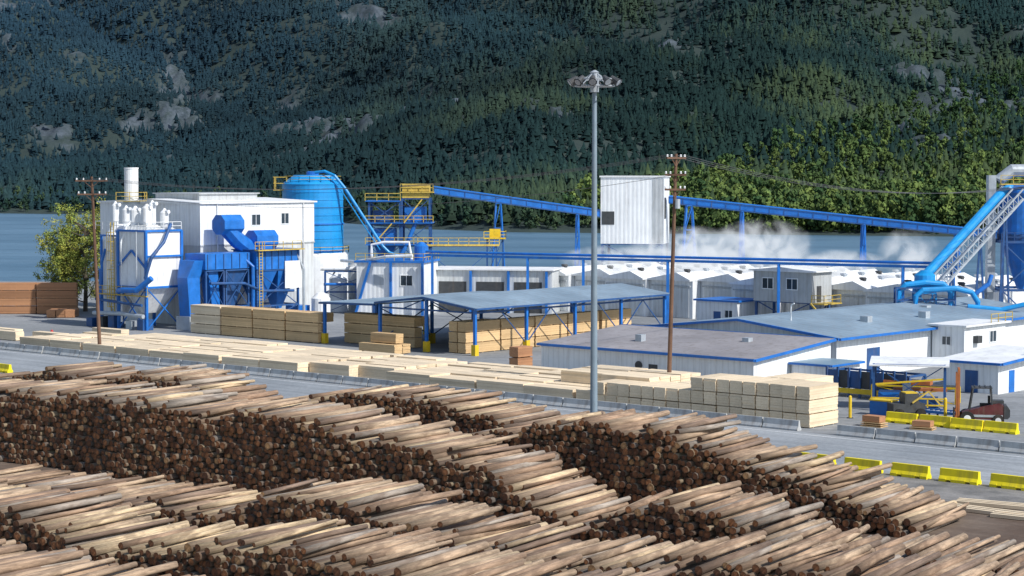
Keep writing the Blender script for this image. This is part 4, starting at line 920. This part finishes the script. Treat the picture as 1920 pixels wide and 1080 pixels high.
# ------------------------------------------------------------------ near tree
def bigtree(x,y,h,seed):
    r=random.Random(seed); e=thing('broadleaf_tree','yellow green spring tree with open crown near the lake','tree',x,y)
    mb=MB(); ends=[]
    mb.sweep([(0,0,0),(.1,.1,h*.2),(-.1,.1,h*.45),(.1,0,h*.7)],.38,8,0,True,.12)
    for k in range(46):
        z=h*r.uniform(.06,.72); a=r.uniform(0,6.28); l=h*r.uniform(.12,.32)*(1.1-z/h*.6); q=Vector((math.cos(a)*l,math.sin(a)*l,z+l*r.uniform(.4,1.1)))
        m_=Vector((q.x*.5,q.y*.5,z+(q.z-z)*.35)); mb.sweep([(0,0,z),m_,q],.12,5,0,True,.03); ends+=[q,m_.lerp(q,.6)]
    part(mb,'trunk',e,'barktree')
    vs=[];cs=[];cl=[]
    for q in ends:
        for _ in range(4): cl.append((q+Vector((r.gauss(0,.9),r.gauss(0,.9),r.gauss(0,.9))),r.uniform(.5,1.1)))
    for c,rr in cl:
        b=r.uniform(.6,1.2); y_=r.random()
        for _ in range(46):
            d=Vector((r.gauss(0,1),r.gauss(0,1),r.gauss(0,1))).normalized(); p_=c+d*rr*r.uniform(.3,1); a=Vector((r.gauss(0,1),r.gauss(0,1),r.gauss(0,1))).normalized(); b2=a.cross(d).normalized(); s=r.uniform(.08,.14)
            vs+=[p_-a*s,p_+b2*s,p_+a*s,p_-b2*s]; cs+=[[ (.22+.13*y_)*b,(.29+.06*y_)*b,.07*b]]*4
    vs=np.array([tuple(v) for v in vs]); f=np.arange(len(vs)).reshape(-1,4)
    part(npmesh('crown',vs,f,['leaf'],np.array(cs)),'crown',e,[])
bigtree(-66.8,311,19,3); bigtree(-71.0,315,14.5,5); bigtree(-63.8,322,13,9)

# ------------------------------------------------------------------ steam
def steam(x,y,z,sx,sy,sz,dens,seed):
    m=bpy.data.materials.new('steam'); m.use_nodes=True; t=m.node_tree; t.nodes.clear()
    o=t.nodes.new('ShaderNodeOutputMaterial'); v=t.nodes.new('ShaderNodeVolumePrincipled'); t.links.new(v.outputs[0],o.inputs['Volume'])
    tc=t.nodes.new('ShaderNodeTexCoord').outputs['Object']
    ln=t.nodes.new('ShaderNodeVectorMath'); ln.operation='LENGTH'; t.links.new(tc,ln.inputs[0])
    mp=t.nodes.new('ShaderNodeMapping'); mp.inputs['Location'].default_value=(seed,seed*2,0); mp.inputs['Rotation'].default_value=(0,.9,0); mp.inputs['Scale'].default_value=(sx/3.6,1.3,sz/3.6); t.links.new(tc,mp.inputs[0])
    n=t.nodes.new('ShaderNodeTexNoise'); n.inputs['Scale'].default_value=1.3; n.inputs['Detail'].default_value=5; n.inputs['Distortion'].default_value=.8; t.links.new(mp.outputs[0],n.inputs['Vector'])
    f=mr(t,ln.outputs['Value'],.1,1.0,1,0); q=mr(t,n.outputs[0],.43,.7,0,1)
    dn=mth(t,'MULTIPLY',mth(t,'MULTIPLY',f,q),dens)
    t.links.new(dn,v.inputs['Density']); v.inputs['Color'].default_value=(1,1,1,1); v.inputs['Anisotropy'].default_value=0
    v.inputs['Emission Color'].default_value=(.88,.94,1,1); t.links.new(mth(t,'MULTIPLY',dn,.42),v.inputs['Emission Strength'])  # added glow in place of light scattered many times inside the steam
    mb=MB(); mb.lathe([(.05,-1)]+[(math.cos(a),math.sin(a)) for a in np.linspace(-1.4,1.4,9)]+[(.05,1)],16)
    M['steam%d'%seed]=m
    ob=solo(mb,'steam_cloud','white steam drifting above the drying kilns','steam','steam%d'%seed,x,y,z,0,kind='stuff'); ob.scale=(sx,sy,sz)
steam(28,306,9.3,11,6,4.4,.9,3)
steam(38,303,9.8,9,6,5.2,.7,23)
steam(16,310,8.2,9,6,2.4,.7,7)
steam(58,290,9.6,5,5,4.4,.6,11)
steam(48,296,8.0,9,6,2.4,.7,17)

# ------------------------------------------------------------------ camera, light, world
cam=bpy.data.cameras.new('Camera'); cam.lens=70; cam.sensor_width=36; cam.clip_end=9000; cam.clip_start=1
co=bpy.data.objects.new('Camera',cam); coll.objects.link(co); co.location=(0,0,22); co.rotation_euler=(R(90-3.373),0,0); sc.camera=co
sd=Vector((.70,-.54,.80)).normalized(); el=math.asin(sd.z)
sun=bpy.data.lights.new('Sun','SUN'); sun.energy=4.5; sun.angle=R(.6); sun.color=(1,.96,.9)
so=bpy.data.objects.new('Sun',sun); coll.objects.link(so); so.rotation_euler=sd.to_track_quat('Z','Y').to_euler(); so.location=(100,0,200)
w=bpy.data.worlds.new('World'); sc.world=w; w.use_nodes=True; nt=w.node_tree; bg=nt.nodes['Background']
sk=nt.nodes.new('ShaderNodeTexSky'); sk.sky_type='NISHITA'; sk.sun_disc=False; sk.sun_elevation=el; sk.sun_rotation=math.atan2(sd.x,sd.y); nt.links.new(sk.outputs[0],bg.inputs[0]); bg.inputs[1].default_value=.13
sc.view_settings.view_transform='Standard'; sc.view_settings.look='None'; sc.view_settings.exposure=0
print('logs',N,'packs',npk)
